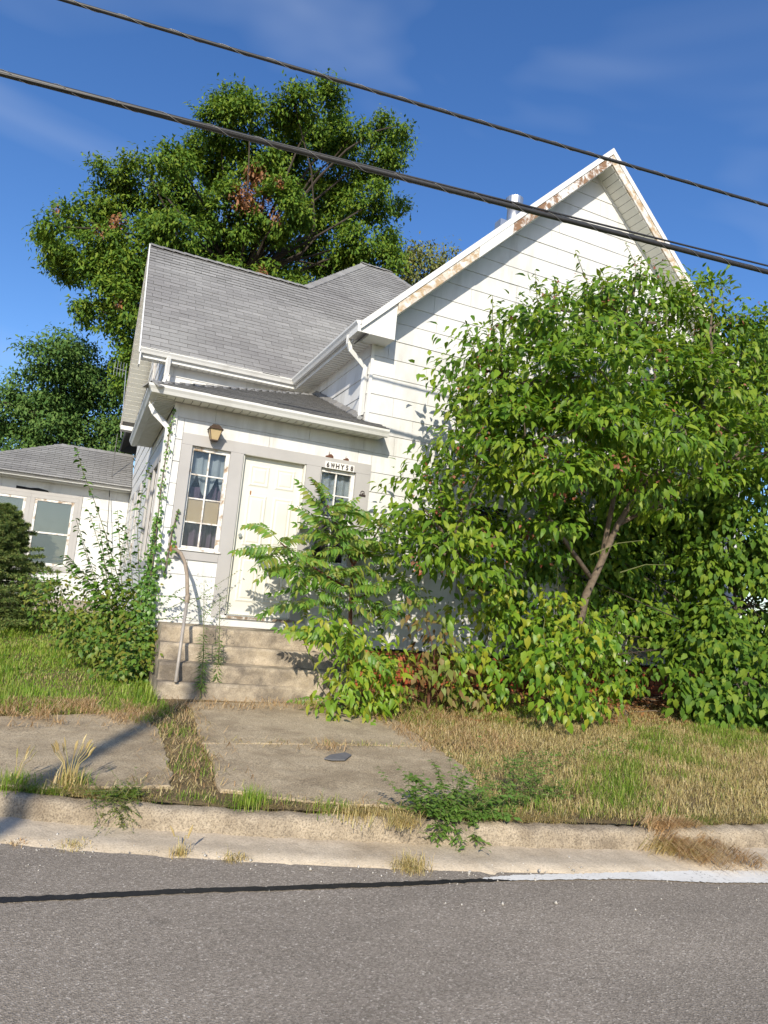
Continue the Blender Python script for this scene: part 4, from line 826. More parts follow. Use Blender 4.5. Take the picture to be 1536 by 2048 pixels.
# ---- flowering dogwood-like small tree in front of the gable
DB = [(1000, 690, 55, -1.7), (960, 740, 35, -1.5), (1070, 660, 65, -1.7), (1160, 640, 75, -1.8), (1250, 610, 72, -1.8), (1340, 640, 80, -1.7), (1430, 650, 70, -1.6), (1490, 700, 50, -1.6), (985, 790, 70, -1.9), (1090, 770, 90, -2.2), (1200, 740, 95, -2.4), (1310, 760, 95, -2.3), (1420, 780, 85, -2.1), (1530, 800, 75, -2.0), (950, 880, 55, -1.8), (1050, 870, 75, -2.3), (1150, 860, 80, -2.6), (1260, 850, 80, -2.7), (1370, 860, 75, -2.5), (1470, 870, 75, -2.3), (955, 960, 50, -1.8), (1040, 960, 60, -2.1), (1130, 945, 50, -2.5), (1215, 925, 45, -2.7), (930, 1050, 65, -1.7), (850, 1020, 45, -1.3), (890, 1110, 60, -1.7), (960, 1130, 50, -1.7), (1010, 1050, 50, -1.9), (1560, 900, 70, -2.0), (1610, 760, 80, -1.7), (880, 960, 25, -1.5), (1100, 1040, 52, -2.0), (1060, 1105, 45, -1.9), (1295, 950, 50, -2.5), (1390, 955, 48, -2.3), (1330, 1015, 22, -2.2), (1200, 570, 40, -1.7), (1285, 550, 36, -1.7), (1425, 590, 44, -1.6), (1110, 600, 36, -1.6), (1500, 640, 36, -1.6)]
bl = blobs_from([(x, y, r*.97, Y) for x, y, r, Y in DB], .22, .85, 1.15)
lim = [([at(1150, 1420, 1, -1.7), at(1158, 1255, 1, -1.7), at(1172, 1190, 1, -1.72), at(1200, 1130, 1, -1.75), at(1235, 1050, 1, -1.8), at(1275, 985, 1, -1.85), at(1340, 920, 1, -1.9), at(1400, 800, 1, -1.9)], .06, .022),
       ([at(1200, 1130, 1, -1.75), at(1225, 1010, 1, -1.7), at(1243, 900, 1, -1.65), at(1240, 760, 1, -1.7), at(1240, 650, 1, -1.7)], .036, .015),
       ([at(1185, 1160, 1, -1.73), at(1100, 1040, 1, -1.6), at(1020, 900, 1, -1.6), at(1010, 760, 1, -1.6)], .032, .014), ([at(1235, 1050, 1, -1.8), at(1330, 1000, 1, -1.7), at(1450, 930, 1, -1.7)], .03, .015), ([at(1110, 1055, 1, -1.6), at(980, 1090, 1, -1.6), at(900, 1090, 1, -1.6)], .03, .012)]
sp = []
for (x, y) in [(1150, 500), (1250, 485), (1285, 500), (1070, 540), (985, 590), (930, 640), (1440, 545), (1400, 550), (1200, 535), (1330, 560), (905, 790), (890, 885), (1500, 640), (945, 700), (1110, 560)]:
    A = at(x, y, 1, -1.7); B = at(x+RG.uniform(-10, 40), y+95, 1, -1.75); sp.append([B, (A+B)/2+RG.normal(0, .03, 3), A])
for (x0, y0, x1, y1) in [(1240, 1145, 1340, 1130), (1180, 1110, 1290, 1080), (1050, 970, 1100, 960), (930, 1150, 1040, 1180)]:
    A = at(x0, y0, 1, -2.1); B = at(x1, y1, 1, -2.2); sp.append([A, (A+B)/2+np.array([0, 0, .05]), B])
exL, tbs = shoots(sp, 15, .115)
dog = shrub('flowering_dogwood', 'large leafy light green small tree in front of the street gable', 'tree', bl, -58, 58, (.20, .17, .045), (.122), T_OV, 'l_dog', None, 'bark', .05, .42, .8, 300, -.15, exL, lim, .7)
tbs.build('shoots', M['stem'], dog)['kind'] = 'stuff'
C, D = clump_pts(bl, -46, 1.6, -.25); C[:, 1] = np.minimum(C[:, 1]+.75, -.25); leaves(dog, *clump_leaves(C, D, 34, (.16, .15, .10), .125, .5, .6), T_OV, M['l_dog'], .85, 0, 'inner_foliage')
C, D = clump_pts(bl, 5, 8., -.2); Pq, Aq, Nq, Sq = clump_leaves(C, D, 5, (.05, .05, .04), .05, .2, .8, .6); leaves(dog, Pq, Aq, Nq, Sq, T_SM, M['l_berry'], 1.3, 0, 'fruit_clusters')
# ---- heart-leaved shrub round the dogwood's foot
bl = blobs_from([(1105, 1195, 30, -1.9), (1085, 1265, 40, -2.0), (1160, 1240, 26, -2.1), (1210, 1290, 38, -2.0), (1115, 1325, 50, -2.3), (1180, 1385, 50, -2.3), (1095, 1395, 38, -2.2), (1240, 1235, 18, -1.8), (1060, 1335, 24, -2), (1230, 1370, 26, -2.2), (1150, 1300, 40, -2.0)], .3, 1., 1.)
b0 = at(1155, 1430, 2, -.06); hs_ = []
for (x, y) in [(1085, 1175), (1115, 1135), (1150, 1150), (1060, 1230), (1040, 1290), (1240, 1215), (1265, 1275), (1275, 1310), (1220, 1180), (1285, 1345), (1050, 1390), (1255, 1400), (1180, 1195), (1130, 1175)]:
    A = at(x, y, 1, -2.0+RG.uniform(-.2, .15)); hs_.append([b0+np.array([0, 0, .2]), b0*.45+A*.55+RG.normal(0, .06, 3), A])
exH, tbH = shoots(hs_, 26, .115, .7, .005); exH = [q for q in exH]
hsh = shrub('leafy_shrub', 'yellow green heart-leaved shrub around the foot of the leaning trunk', 'shrub', bl, -120, 20, (.12, .12, .06), .112, T_OV, 'l_heart', [b0, b0+np.array([.1, .05, 0]), b0+np.array([-.12, .06, .0])], 'stem', .03, .8, 1.0, 300, extra=exH); tbH.build('shoots', M['stem'], hsh)['kind'] = 'stuff'
bl = blobs_from([(960, 1225, 50, -1.3), (915, 1300, 42, -1.4), (985, 1320, 42, -1.5), (935, 1375, 32, -1.5), (1010, 1250, 36, -1.4), (1025, 1180, 28, -1.4), (1000, 1380, 25, -1.6)], .1, 1., 1.)
b0 = at(960, 1410, 2, -.05); shrub('leafy_shrub', 'green upright shrub under the low dogwood boughs, beside the brown-leaved one', 'shrub', bl, -190, 12, (.09, .09, .08), .115, T_OV, 'l_heart', [b0, b0+np.array([.12, 0, 0])], 'stem', .025, .8, 1.0, 220)
bl = blobs_from([(870, 1290, 42, -1.5), (835, 1345, 34, -1.5), (895, 1350, 36, -1.6), (815, 1395, 26, -1.7), (900, 1400, 28, -1.7), (850, 1240, 25, -1.4), (960, 1400, 22, -1.7)], .1, 1., 1.)
b0 = at(870, 1425, 2, -.06); shrub('leafy_shrub', 'reddish brown leaved low shrub in front of the brick foundation', 'shrub', bl, -190, 11, (.09, .09, .07), .12, T_LN, 'l_brown', [b0, b0+np.array([-.1, 0, 0])], 'barkred', .02, .8, 1.5, 150)
bl = blobs_from([(690, 1275, 40, -1.75), (735, 1315, 45, -1.8), (705, 1365, 42, -1.95), (755, 1385, 40, -1.95), (665, 1395, 28, -2.0), (785, 1320, 30, -1.7), (640, 1252, 22, -1.7), (730, 1415, 26, -2.05), (600, 1262, 16, -1.6), (800, 1400, 28, -1.9)], .08, 1., 1.)
b0 = at(725, 1425, 2, -.06); shrub('leafy_shrub', 'bright lime green bush spilling over the right end of the steps', 'shrub', bl, -230, 13, (.08, .08, .07), .105, T_OV, 'l_bush', [b0, b0+np.array([.1, .02, 0]), b0+np.array([-.1, 0, 0])], 'stem', .02, .65, .8, 300)
# ---- vine-choked thicket at the right edge
bl = blobs_from([(1480, 1080, 90, -1.3), (1410, 1130, 50, -1.1), (1500, 1210, 95, -1.6), (1430, 1290, 70, -1.6), (1500, 1370, 80, -1.9), (1405, 1385, 50, -1.8), (1345, 1345, 34, -1.7), (1480, 965, 75, -1.1), (1395, 1040, 45, -.9), (1520, 870, 60, -1.0), (1570, 1300, 90, -1.7), (1570, 1120, 90, -1.4), (1440, 1420, 40, -2.1), (1520, 1440, 40, -2.2), (1600, 1420, 60, -2.2), (1480, 740, 60, -.6), (1560, 720, 80, -.6)], .2, 1., 1.)
b0 = at(1460, 1440, 2, -.03); shrub('vine_thicket', 'dark green vine thicket at the right end of the gable wall', 'thicket', bl, -140, 24, (.10, .10, .10), .115, T_OV, 'l_vine', [b0, b0+np.array([.4, .1, 0]), b0+np.array([-.3, .3, 0]), b0+np.array([.3, .2, 1.5])], 'barkdark', .04, .8, 1.1, 300, -.1)
bl = blobs_from([(1260, 1130, 60, -.5), (1330, 1080, 60, -.5), (1380, 1180, 60, -.6), (1300, 1230, 55, -.5), (1250, 1040, 55, -.5), (1340, 980, 60, -.5), (1180, 1080, 50, -.45), (1120, 1000, 50, -.5), (1090, 1120, 40, -.45), (1350, 1290, 45, -.6), (1420, 1000, 60, -.5), (1230, 940, 60, -.6), (1200, 1290, 45, -.5), (1150, 1240, 45, -.5), (1060, 1250, 45, -.45), (1250, 1330, 40, -.5), (1060, 1330, 40, -.5), (1130, 1360, 35, -.5), (1185, 1150, 50, -.45), (1135, 1070, 50, -.45), (1010, 1190, 40, -.45), (1215, 1215, 45, -.45)], .08, 1., .5)  # extra vine layer, added against the wall to deepen shade in the hollow
b0 = at(1330, 1330, 2, .0); shrub('filler_vine', 'added filler vine behind the leaning trunk that darkens the hollow', 'vine', bl, -130, 28, (.10, .05, .10), .115, T_OV, 'l_vine', [np.array([b0[0], -.3, 0.]), np.array([b0[0]-.6, -.3, 0.])], 'barkdark', .03, .8, 1.1, 60, -.1)
# ---- saplings with pinnate leaves beside the steps
def frond_mesh(L, pairs, arch, lf, seed):
    rr = np.random.default_rng(seed); mb = MB(); pth = []
    for j in range(11): t = j/10; pth.append((L*t*(1-.10*t), L*.06*math.sin(2.5*t+seed), L*(.22*t-arch*t*t)))
    mb.tube(pth, [.0045-.003*j/10 for j in range(11)], 4); pa = np.array(pth)
    Pp, A, Nn, S = [], [], [], []
    for j in range(pairs):
        t = .16+.84*j/(pairs-1); q = np.array([np.interp(t, np.linspace(0, 1, 11), pa[:, k]) for k in range(3)]); d = unitv(np.array([1, 0, .22-2*arch*t]))
        for sg in (-1, 1):
            a = unitv(np.array([.42, sg*.9, -.30-.25*t])+rr.normal(0, .1, 3)); Pp.append(q); A.append(a); Nn.append(unitv(np.array([0, sg*.25, 1])+rr.normal(0, .18, 3))); S.append(lf*rr.uniform(.85, 1.1)*(math.sin(3.14*(t*.72+.22))*.45+.62))
    Pp.append(pa[-1]); A.append(np.array([1, 0, -.4])); Nn.append(np.array([0, 0, 1.])); S.append(lf*.8)
    tv, t3, t4 = T_OV; X, Y, Z = frames(np.array(A), np.array(Nn))
    for p_, x, y, z, s_ in zip(Pp, X, Y, Z, S): mb.add([p_+s_*(u*x+.85*v*y+w_*z) for u, v, w_ in tv], t3+t4)
    me = mb.mesh('frond'); me.materials.append(M['l_ail']); return me
FR = [frond_mesh(.58, 10, .42, .125, 1), frond_mesh(.50, 9, .62, .115, 2), frond_mesh(.68, 12, .5, .125, 3), frond_mesh(.42, 8, .8, .105, 4), frond_mesh(.60, 11, .25, .12, 5)]
def pinnate(label, stems, nodes, group=None, n=8, seed=3):
    t = thing('pinnate_sapling', label, 'sapling'); rr = random.Random(seed); tr = MB()
    for pth, ra, rb in stems: tr.tube(pth, [ra+(rb-ra)*j/(len(pth)-1) for j in range(len(pth))], 8)
    tr.build('trunk', M['barkred'], t, True)
    for (c, k, el) in nodes:
        a0 = rr.uniform(0, 6.28)
        for j in range(k):
            az = a0+2.4*j; e = el+rr.uniform(-.35, .45); d = np.array([math.cos(az)*math.cos(e), math.sin(az)*math.cos(e)-.12, math.sin(e)]); s_ = rr.uniform(.8, 1.12)
            tipx = c[1]+d[1]*.6*s_
            if tipx > -.06: d[1] -= (tipx+.06)/.6
            X, Y, Z = frames(d[None], np.array([[-.25, -.75, .8]])); X, Y, Z = X[0]*s_, Y[0]*s_, Z[0]*s_
            o_ = bpy.data.objects.new('frond', FR[rr.randrange(5)]); COL.objects.link(o_); o_.parent = t
            q = c+np.array([0, 0, -.03*j]); o_.matrix_world = Matrix(((X[0], Y[0], Z[0], q[0]), (X[1], Y[1], Z[1], q[1]), (X[2], Y[2], Z[2], q[2]), (0, 0, 0, 1)))
    return t
ya = -.75
S0 = at(702, 1262, 1, ya); S0[2] = float(zl(S0[0], S0[1]))
st_ = [([S0, at(700, 1260, 1, ya), at(702, 1190, 1, ya), at(706, 1130, 1, ya)], .028, .02), ([at(706, 1130, 1, ya), at(685, 1080, 1, ya-.02), at(655, 1010, 1, ya)], .016, .009), ([at(706, 1130, 1, ya), at(740, 1090, 1, ya), at(765, 1045, 1, ya)], .016, .009), ([at(703, 1180, 1, ya), at(650, 1150, 1, ya-.1), at(590, 1110, 1, ya-.15), at(560, 1085, 1, ya-.15)], .014, .008), ([at(703, 1200, 1, ya), at(760, 1180, 1, ya-.05), at(810, 1150, 1, ya-.1)], .013, .007)]
pinnate('fern-leaved sapling with a dark trunk growing in front of the door', st_, [(at(655, 1005, 1, ya), 12, .5), (at(668, 1050, 1, ya), 9, .2), (at(765, 1040, 1, ya), 11, .35), (at(735, 1095, 1, ya), 9, .1), (at(558, 1082, 1, ya-.15), 10, .05), (at(600, 1105, 1, ya-.15), 9, .0), (at(690, 1085, 1, ya-.05), 8, .1), (at(630, 1180, 1, ya-.2), 7, -.1), (at(650, 1140, 1, ya-.1), 7, .0), (at(705, 1140, 1, ya), 8, .1), (at(800, 1150, 1, ya-.1), 8, .1), (at(690, 1190, 1, ya-.15), 6, -.2), (at(770, 1200, 1, ya-.1), 6, -.1)])
yb_ = -1.5; q0 = at(655, 1420, 2, -.06)
pinnate('low pinnate-leaved seedling at the foot of the step stack', [([q0, q0+np.array([.05, .1, .2]), at(680, 1300, 1, q0[1]+.15)], .012, .006)], [(at(670, 1400, 1, q0[1]+.05), 4, .1), (at(690, 1270, 1, -1.7), 5, .1), (at(640, 1262, 1, -1.4), 4, -.05)], seed=9)
# ---- left: leafy sapling of long shoots, undergrowth, ivy on the porch corner
yl = .45; L0 = at(255, 1335, 2, .0)
lp = [[L0, at(258, 1250, 1, yl), at(240, 1170, 1, yl), at(215, 1080, 1, yl), at(188, 1000, 1, yl), at(165, 940, 1, yl), at(152, 895, 1, yl)], [L0+np.array([.05, .05, 0]), at(275, 1250, 1, yl), at(278, 1150, 1, yl-.1), at(275, 1060, 1, yl-.1), at(283, 990, 1, yl-.1), at(300, 925, 1, yl-.15)], [L0, at(230, 1240, 1, yl), at(180, 1170, 1, yl), at(120, 1125, 1, yl)], [L0, at(245, 1200, 1, yl-.1), at(240, 1100, 1, yl-.1), at(235, 1020, 1, yl-.1)], [L0, at(215, 1230, 1, yl), at(170, 1150, 1, yl), at(130, 1110, 1, yl)], [L0, at(270, 1220, 1, yl-.2), at(262, 1130, 1, yl-.2), at(250, 1050, 1, yl-.2)]]
for _ in range(9):
    e_ = at(RG.uniform(130, 330), RG.uniform(1000, 1160), 1, yl-.1+RG.uniform(-.15, .15)); lp.append([L0+RG.normal(0, .05, 3)*np.array([1, 1, 0]), L0*.5+e_*.5+RG.normal(0, .06, 3), e_])
exL, tbs = shoots(lp, 60, .13, .45); ls = thing('mulberry_sapling', 'tall thin sapling of long leafy shoots left of the porch', 'sapling'); tbs.build('stems', M['stem'], ls)['kind'] = 'stuff'; leaves(ls, *exL, T_OV, M['l_left'], 1.05, 300)
bl = blobs_from([(255, 1220, 38, .35), (290, 1180, 30, .2), (215, 1230, 36, .5), (170, 1220, 36, .8), (125, 1190, 34, 1.2), (150, 1250, 34, .9), (270, 1290, 42, 0.0), (215, 1290, 42, .3), (290, 1330, 34, -.35), (245, 1345, 34, -.2), (175, 1290, 30, .6), (105, 1230, 30, 1.4), (285, 1250, 35, .0), (80, 1190, 30, 1.7), (200, 1180, 24, .6)], .1, 1., 1.)
shrub('undergrowth_bush', 'tangled green and yellowing bush between the lawn and the porch side', 'bush', bl, -170, 30, (.10, .10, .08), .068, T_OV, 'l_under', [at(270, 1345, 2, -.01), at(200, 1310, 2, .02), at(120, 1260, 2, .05)], 'stem', .02, .4, 1.1, 200, None)
ivp = [[(-.04, -.06, .1), (-.06, -.07, .8), (-.05, -.06, 1.5), (-.07, -.06, 2.2), (-.06, -.055, 2.9), (-.04, -.05, 3.2)], [(-.12, .0, .1), (-.12, -.03, .8), (-.09, -.04, 1.4), (-.08, -.04, 1.9)], [(.02, -.08, .2), (-.02, -.07, .9), (-.01, -.06, 1.3)], [(.10, -.05, 1.2), (.12, -.05, 1.7), (.16, -.055, 2.0)]]
iv = thing('ivy', 'ivy climbing the front left corner of the porch', 'ivy'); P, A, Nn, S = [], [], [], []; tb = MB()
for j, pth in enumerate(ivp):
    pa = np.array(pth); tb.tube(pth, .007, 5); n_ = (520, 600, 300, 50)[j]; T = RG.uniform(0, 1, n_)**(2.8 if j == 0 else 1.2)*(len(pa)-1); sp_ = (1.15-T/(len(pa)-1))
    q = np.stack([np.interp(T, range(len(pa)), pa[:, k]) for k in range(3)], -1)+RG.normal(size=(n_, 3))*np.array([.05, .05, .05])*sp_[:, None]; q[:, 1] = np.where(q[:, 0] > -.02, np.minimum(q[:, 1], -.045), q[:, 1]); P.append(q)
    A.append(unitv(np.array([0, -.3, -.7])+RG.normal(0, .6, (n_, 3)))); Nn.append(unitv(np.array([-.5, -1, .6])+RG.normal(0, .4, (n_, 3)))); S.append(.062*RG.uniform(.6, 1.2, n_)*np.clip(sp_+.25, .5, 1))
tb.build('stems', M['bark'], iv)['kind'] = 'stuff'; leaves(iv, *[np.concatenate(q) for q in (P, A, Nn, S)], T_OV, M['l_left'], 1.25, 150)
# trailing vine over the landing
vn = thing('trailing_vine', 'small-leaved vine sprawling over the left end of the top step', 'vine'); sp = []
for (a_, b_) in [((300, 1190), (400, 1215)), ((310, 1230), (430, 1190)), ((340, 1245), (480, 1140)), ((320, 1215), (380, 1170)), ((400, 1240), (455, 1190)), ((300, 1240), (420, 1245))]:
    A = at(*a_, 1, -.25); B = at(*b_, 1, -.12); sp.append([A, (A+B)/2+np.array([0, -.05, .06]), B])
exL, tbs = shoots(sp, 34, .05, .3, .003); tbs.build('stems', M['stem'], vn)['kind'] = 'stuff'; leaves(vn, *exL, T_OV, M['l_left'], 1.1, 120)
# ---- spruce at the left edge
spc = thing('spruce', 'dark green young spruce at the left edge of the lawn', 'spruce'); sb = at(-30, 1262, 2, .06); hS = 2.0; tb = MB(); tb.tube([sb, sb+np.array([0, 0, hS])], [.06, .01], 8); tb.build('trunk', M['barkdark'], spc); br = MB(); P, A, Nn, S = [], [], [], []
for j in range(210):
    h = .08+.92*j/210; z = hS*h; Lb = (1-h)**.7*1.15*RG.uniform(.45, 1.25)+.08; az = j*2.39996+RG.uniform(-.2, .2); d = np.array([math.cos(az), math.sin(az), 0]); o0 = sb+np.array([0, 0, z]); pts = [o0+d*Lb*t+np.array([0, 0, Lb*(.10*t-.38*t*t+.30*t**3)]) for t in (0, .33, .66, 1)]
    br.tube(pts, [.012, .008, .006, .003], 4); pa = np.array(pts); s_ = np.array([-d[1], d[0], 0]); subs = [(pts, 90)]
    for tt in (.35, .5, .65, .8, .92):
        q = np.array([np.interp(tt*3, range(4), pa[:, k]) for k in range(3)])
        for sg in (-1, 1): e = q+(s_*sg*.75+d*.75+np.array([0, 0, -.12]))*Lb*.30*(1.2-tt); subs.append(([q, (q+e)/2, e], 42))
    for pp, n_ in subs:
        pp = np.array(pp); T = RG.uniform(.12, 1, n_)*(len(pp)-1); q = np.stack([np.interp(T, range(len(pp)), pp[:, k]) for k in range(3)], -1); dd = unitv(pp[-1]-pp[0]); P.append(q); A.append(unitv(dd*.8+RG.normal(0, .6, (n_, 3))+np.array([0, 0, .18]))); Nn.append(RG.normal(size=(n_, 3))); S.append(RG.uniform(.045, .075, n_))
br.build('branches', M['barkdark'], spc); leaves(spc, *[np.concatenate(q) for q in (P, A, Nn, S)], T_SM, M['needle'], .26, 0, 'needles')
# ---- two tall horseweeds by the steps
for (x0, y0, x1, y1, lab) in [(400, 1402, 408, 1160, 'taller horseweed stalk rising past the handrail at the steps'), (430, 1398, 440, 1185, 'horseweed stalk with dense narrow leaves, right of the taller one')]:
    t = thing('horseweed', lab, 'weed'); B = at(x0, y0, 2, -.05); Tt = at(x1, y1, 1, B[1]+.12); tb = MB(); pth = [B, B*.6+Tt*.4+np.array([.02, 0, 0]), Tt]; tb.tube(pth, [.008, .006, .002], 5); tb.build('stem', M['stem'], t)
    n_ = 300; T = np.linspace(.12, 1, n_); q = np.stack([np.interp(T*2, range(3), np.array(pth)[:, k]) for k in range(3)], -1); az = np.arange(n_)*2.4; d = np.stack([np.cos(az), np.sin(az), np.where(T > .7, .9, -.25+T*.5)], -1)
    top = T > .62; q = q+np.where(top[:, None], RG.normal(0, .045, (n_, 3)), 0); leaves(t, q, unitv(d+RG.normal(0, .15, (n_, 3))), unitv(np.array([0, 0, 1.])+.3*RG.normal(size=(n_, 3))), np.where(top, .05, .10)*RG.uniform(.7, 1.1, n_), T_LN, M['l_weed'], .5, 0)
# ---- spreading weed growing out of the kerb joint, and its neighbour
def weed(label, base, tips, n_, lf, m='l_weed', name='kerb_weed', parts=200, wd=.8):
    t = thing(name, label, 'weed'); sp = []
    for tp in tips:
        tp = np.array(tp); mid = (base+tp)/2+RG.normal(0, .03, 3); sp.append([base, mid, tp])
        for _ in range(6):
            f = RG.uniform(.25, .9); q = base*(1-f)+tp*f; sp.append([q, q+(tp-base)*.18+RG.normal(0, .05, 3), q+(tp-base)*.30+RG.normal(0, .09, 3)+np.array([0, 0, .03])])
    e, tb = shoots(sp, n_, lf, .1, .0022); tb.build('stems', M['stem'], t)['kind'] = 'stuff'; e[0][:, 2] = np.maximum(e[0][:, 2], np.where(e[0][:, 1] < yk(e[0][:, 0])+.03, -.28, -.10)); leaves(t, *e, T_LN, M[m], wd*1.6, parts); return t
B = at(935, 1655, 2, -.13); B[1] = float(yk(B[0]))+.07; B[2] = -.125
tips = [at(x, y, 1, B[1]+dy) for x, y, dy in [(790, 1578, .05), (830, 1552, .1), (885, 1560, .1), (920, 1542, .15), (960, 1570, .1), (850, 1620, -.02), (1010, 1590, .1), (1030, 1640, .05), (870, 1670, -.08), (960, 1680, -.09), (905, 1690, -.10), (1000, 1675, -.06), (940, 1600, .2), (880, 1600, .1), (980, 1630, .0), (820, 1600, .02), (1060, 1610, .15), (910, 1625, -.05)]]
weed('sprawling green weed growing out of the kerb top, leaves hanging over its face', B, tips, 22, .056, parts=300, wd=1.)
B = at(1060, 1600, 2, -.12); tips = [at(x, y, 1, B[1]+dy) for x, y, dy in [(1020, 1535, .1), (1040, 1510, .2), (1070, 1540, .1), (1110, 1565, .1), (1000, 1570, .1), (1090, 1600, 0), (1060, 1570, -.02), (1120, 1590, .05), (1030, 1610, -.05)]]
weed('low green weed in the dry grass, right of the sprawling kerb weed', B, tips, 20, .045, parts=150)
B = at(245, 1592, 2, -.145); B[2] = -.12; tips = [at(x, y, 1, float(yk(B[0]))+dy) for x, y, dy in [(180, 1590, .12), (215, 1610, -.01), (240, 1635, -.03), (262, 1625, -.02), (280, 1600, .05), (225, 1625, -.03), (200, 1600, .03), (250, 1615, -.01), (270, 1585, .12)]]
weed('dark creeping weed draped over the kerb edge beside the left slab', B, tips, 30, .026, 'l_under', 'creeping_weed', 0)
# ================================================================== GRASS
def blades(P, H, W_, lean, az=None, curl=.5):
    n = len(P); az = RG.uniform(0, 6.283, n) if az is None else az; d = np.stack([np.cos(az), np.sin(az), np.zeros(n)], -1); s_ = np.stack([-d[:, 1], d[:, 0], d[:, 2]], -1)*(W_/2)[:, None]; z = np.array([0, 0, 1.])
    H_ = H[:, None]; L_ = lean[:, None]; m1 = P+z*H_*.55*np.sqrt(np.clip(1-L_*.35, .05, 1))+d*H_*L_*.35; tp = P+z*H_*np.clip(1-L_*.75, .03, 1)+d*H_*L_*.95
    V = np.stack([P-s_, P+s_, m1-s_*.75, m1+s_*.75, tp], 1).reshape(-1, 3); b = np.arange(n)[:, None, None]*5
    return V, [(np.array([(2, 3, 4)])[None]+b).reshape(-1, 3), (np.array([(0, 1, 3, 2)])[None]+b).reshape(-1, 4)]
def grass_obj(name, P, H, W_, lean, m, label=None, cat=None, parent=None, kind='stuff', az=None):
    V, F = blades(P, H, W_, lean, az); o = link(name, np_mesh(name, V, F), M[m], parent); return tag(o, label, cat, kind=kind)
def inpoly(X, Y, poly):
    c = np.zeros(len(X), bool); n = len(poly)
    for i in range(n):
        (x0, y0), (x1, y1) = poly[i], poly[(i+1) % n]; c ^= ((y0 > Y) != (y1 > Y)) & (X < (x1-x0)*(Y-y0)/(y1-y0+1e-12)+x0)
    return c
SLABS = [[tuple(v.co.xy) for v in o.data.vertices[:len(o.data.vertices)//3]] for o in pave.children]
def onslab(X, Y):
    r = np.zeros(len(X), bool)
    for s_ in SLABS: r |= inpoly(X, Y, s_)
    return r
def vnoise(x, y, f, seed):
    r = np.random.default_rng(seed); v = 0
    for k in range(5): a_ = r.uniform(0, 6.28); g = f*(1+.6*k); v = v+np.sin(g*(x*math.cos(a_)+y*math.sin(a_))+r.uniform(0, 6.28))/(1+.3*k)
    return v
def scatter(x0, x1, y0, y1, n): return RG.uniform(x0, x1, n), RG.uniform(y0, y1, n)
def ground_pts(X, Y): return np.stack([X, Y, zl(X, Y)-.004], -1)
inhouse = lambda X, Y: ((X > -.05) & (Y > -.02)) | ((X > -3.75) & (Y > 8.95)) | ((X > .05) & (X < 2.2) & (Y > -1.55))
# left lawn, lush
X, Y = scatter(-6.5, .15, -1.9, 8.9, 110000); k = (~inhouse(X, Y)) & (~onslab(X, Y)) & (Y > yk(X)+2.05+.12*vnoise(X, Y, 4, 1)) & (RG.uniform(0, 1, len(X)) < np.clip(1.25-.11*(Y+1.7), .25, 1)); X, Y = X[k], Y[k]; n = len(X); v = vnoise(X, Y, 2.2, 5)
grass_obj('grass', ground_pts(X, Y), (.085+.03*v).clip(.04, .2)*RG.uniform(.6, 1.5, n), RG.uniform(.004, .009, n)*(1+.12*np.clip(Y+1.7, 0, 6)), RG.uniform(.1, .8, n), 'g_green')
X, Y = scatter(-3.5, .1, -2.3, 3, 7000); k = (~inhouse(X, Y)) & (~onslab(X, Y)) & (Y > yk(X)+1.8); X, Y = X[k], Y[k]; n = len(X)
grass_obj('dry_grass', ground_pts(X, Y), RG.uniform(.03, .10, n), RG.uniform(.003, .007, n), RG.uniform(.5, 1.1, n), 'g_dry')
# right lawn, burnt dry with green patches
X, Y = scatter(1.2, 10.5, -6.2, -1.0, 150000); k = (~inhouse(X, Y)) & (~onslab(X, Y)) & (Y > yk(X)+.16) & (Y < -1.0-.5*RG.uniform(0, 1, len(X))); X, Y = X[k], Y[k]; n = len(X); v = vnoise(X, Y, 2.0, 8)+.5*vnoise(X, Y, 6, 9); back = np.clip((Y-yk(X)-1.9)*1.2, 0, 1.2)
g = v+back > 1.75+RG.normal(0, .7, n)
for nm, kk, mm, h0 in (('green_grass', g, 'g_green', .075), ('dry_grass', ~g, 'g_dry', .062)):
    m_ = kk.sum(); grass_obj(nm, ground_pts(X[kk], Y[kk]), h0*RG.uniform(.5, 1.6, m_)*(1+.2*np.clip(v[kk], -1, 2)), RG.uniform(.0025, .0055, m_), RG.uniform(.2, 1.15, m_), mm)
# joint between the slabs, and the strip behind the kerb
X, Y = scatter(-2.2, 3.2, -5.3, -1.2, 60000); strip = (Y > yk(X)+.13) & (~onslab(X, Y)) & (X < 2.1) & (~inhouse(X, Y)); X, Y = X[strip], Y[strip]; n = len(X); v = vnoise(X, Y, 7, 21); u_ = RG.uniform(0, 1, n)
v = v+1.9*np.exp(-((X-(.12-.12*(Y+2.6)))/.12)**2)*(Y < -1.7)*(Y > -3.7); g = (v > .9) & (u_ < .6); d = (v <= .9) & (u_ < .38)
grass_obj('green_grass', ground_pts(X[g], Y[g]), RG.uniform(.03, .10, g.sum()), RG.uniform(.0025, .005, g.sum()), RG.uniform(.2, .9, g.sum()), 'g_green')
grass_obj('dry_grass', ground_pts(X[d], Y[d]), RG.uniform(.02, .065, d.sum()), RG.uniform(.0025, .005, d.sum()), RG.uniform(.6, 1.25, d.sum()), 'g_dry')
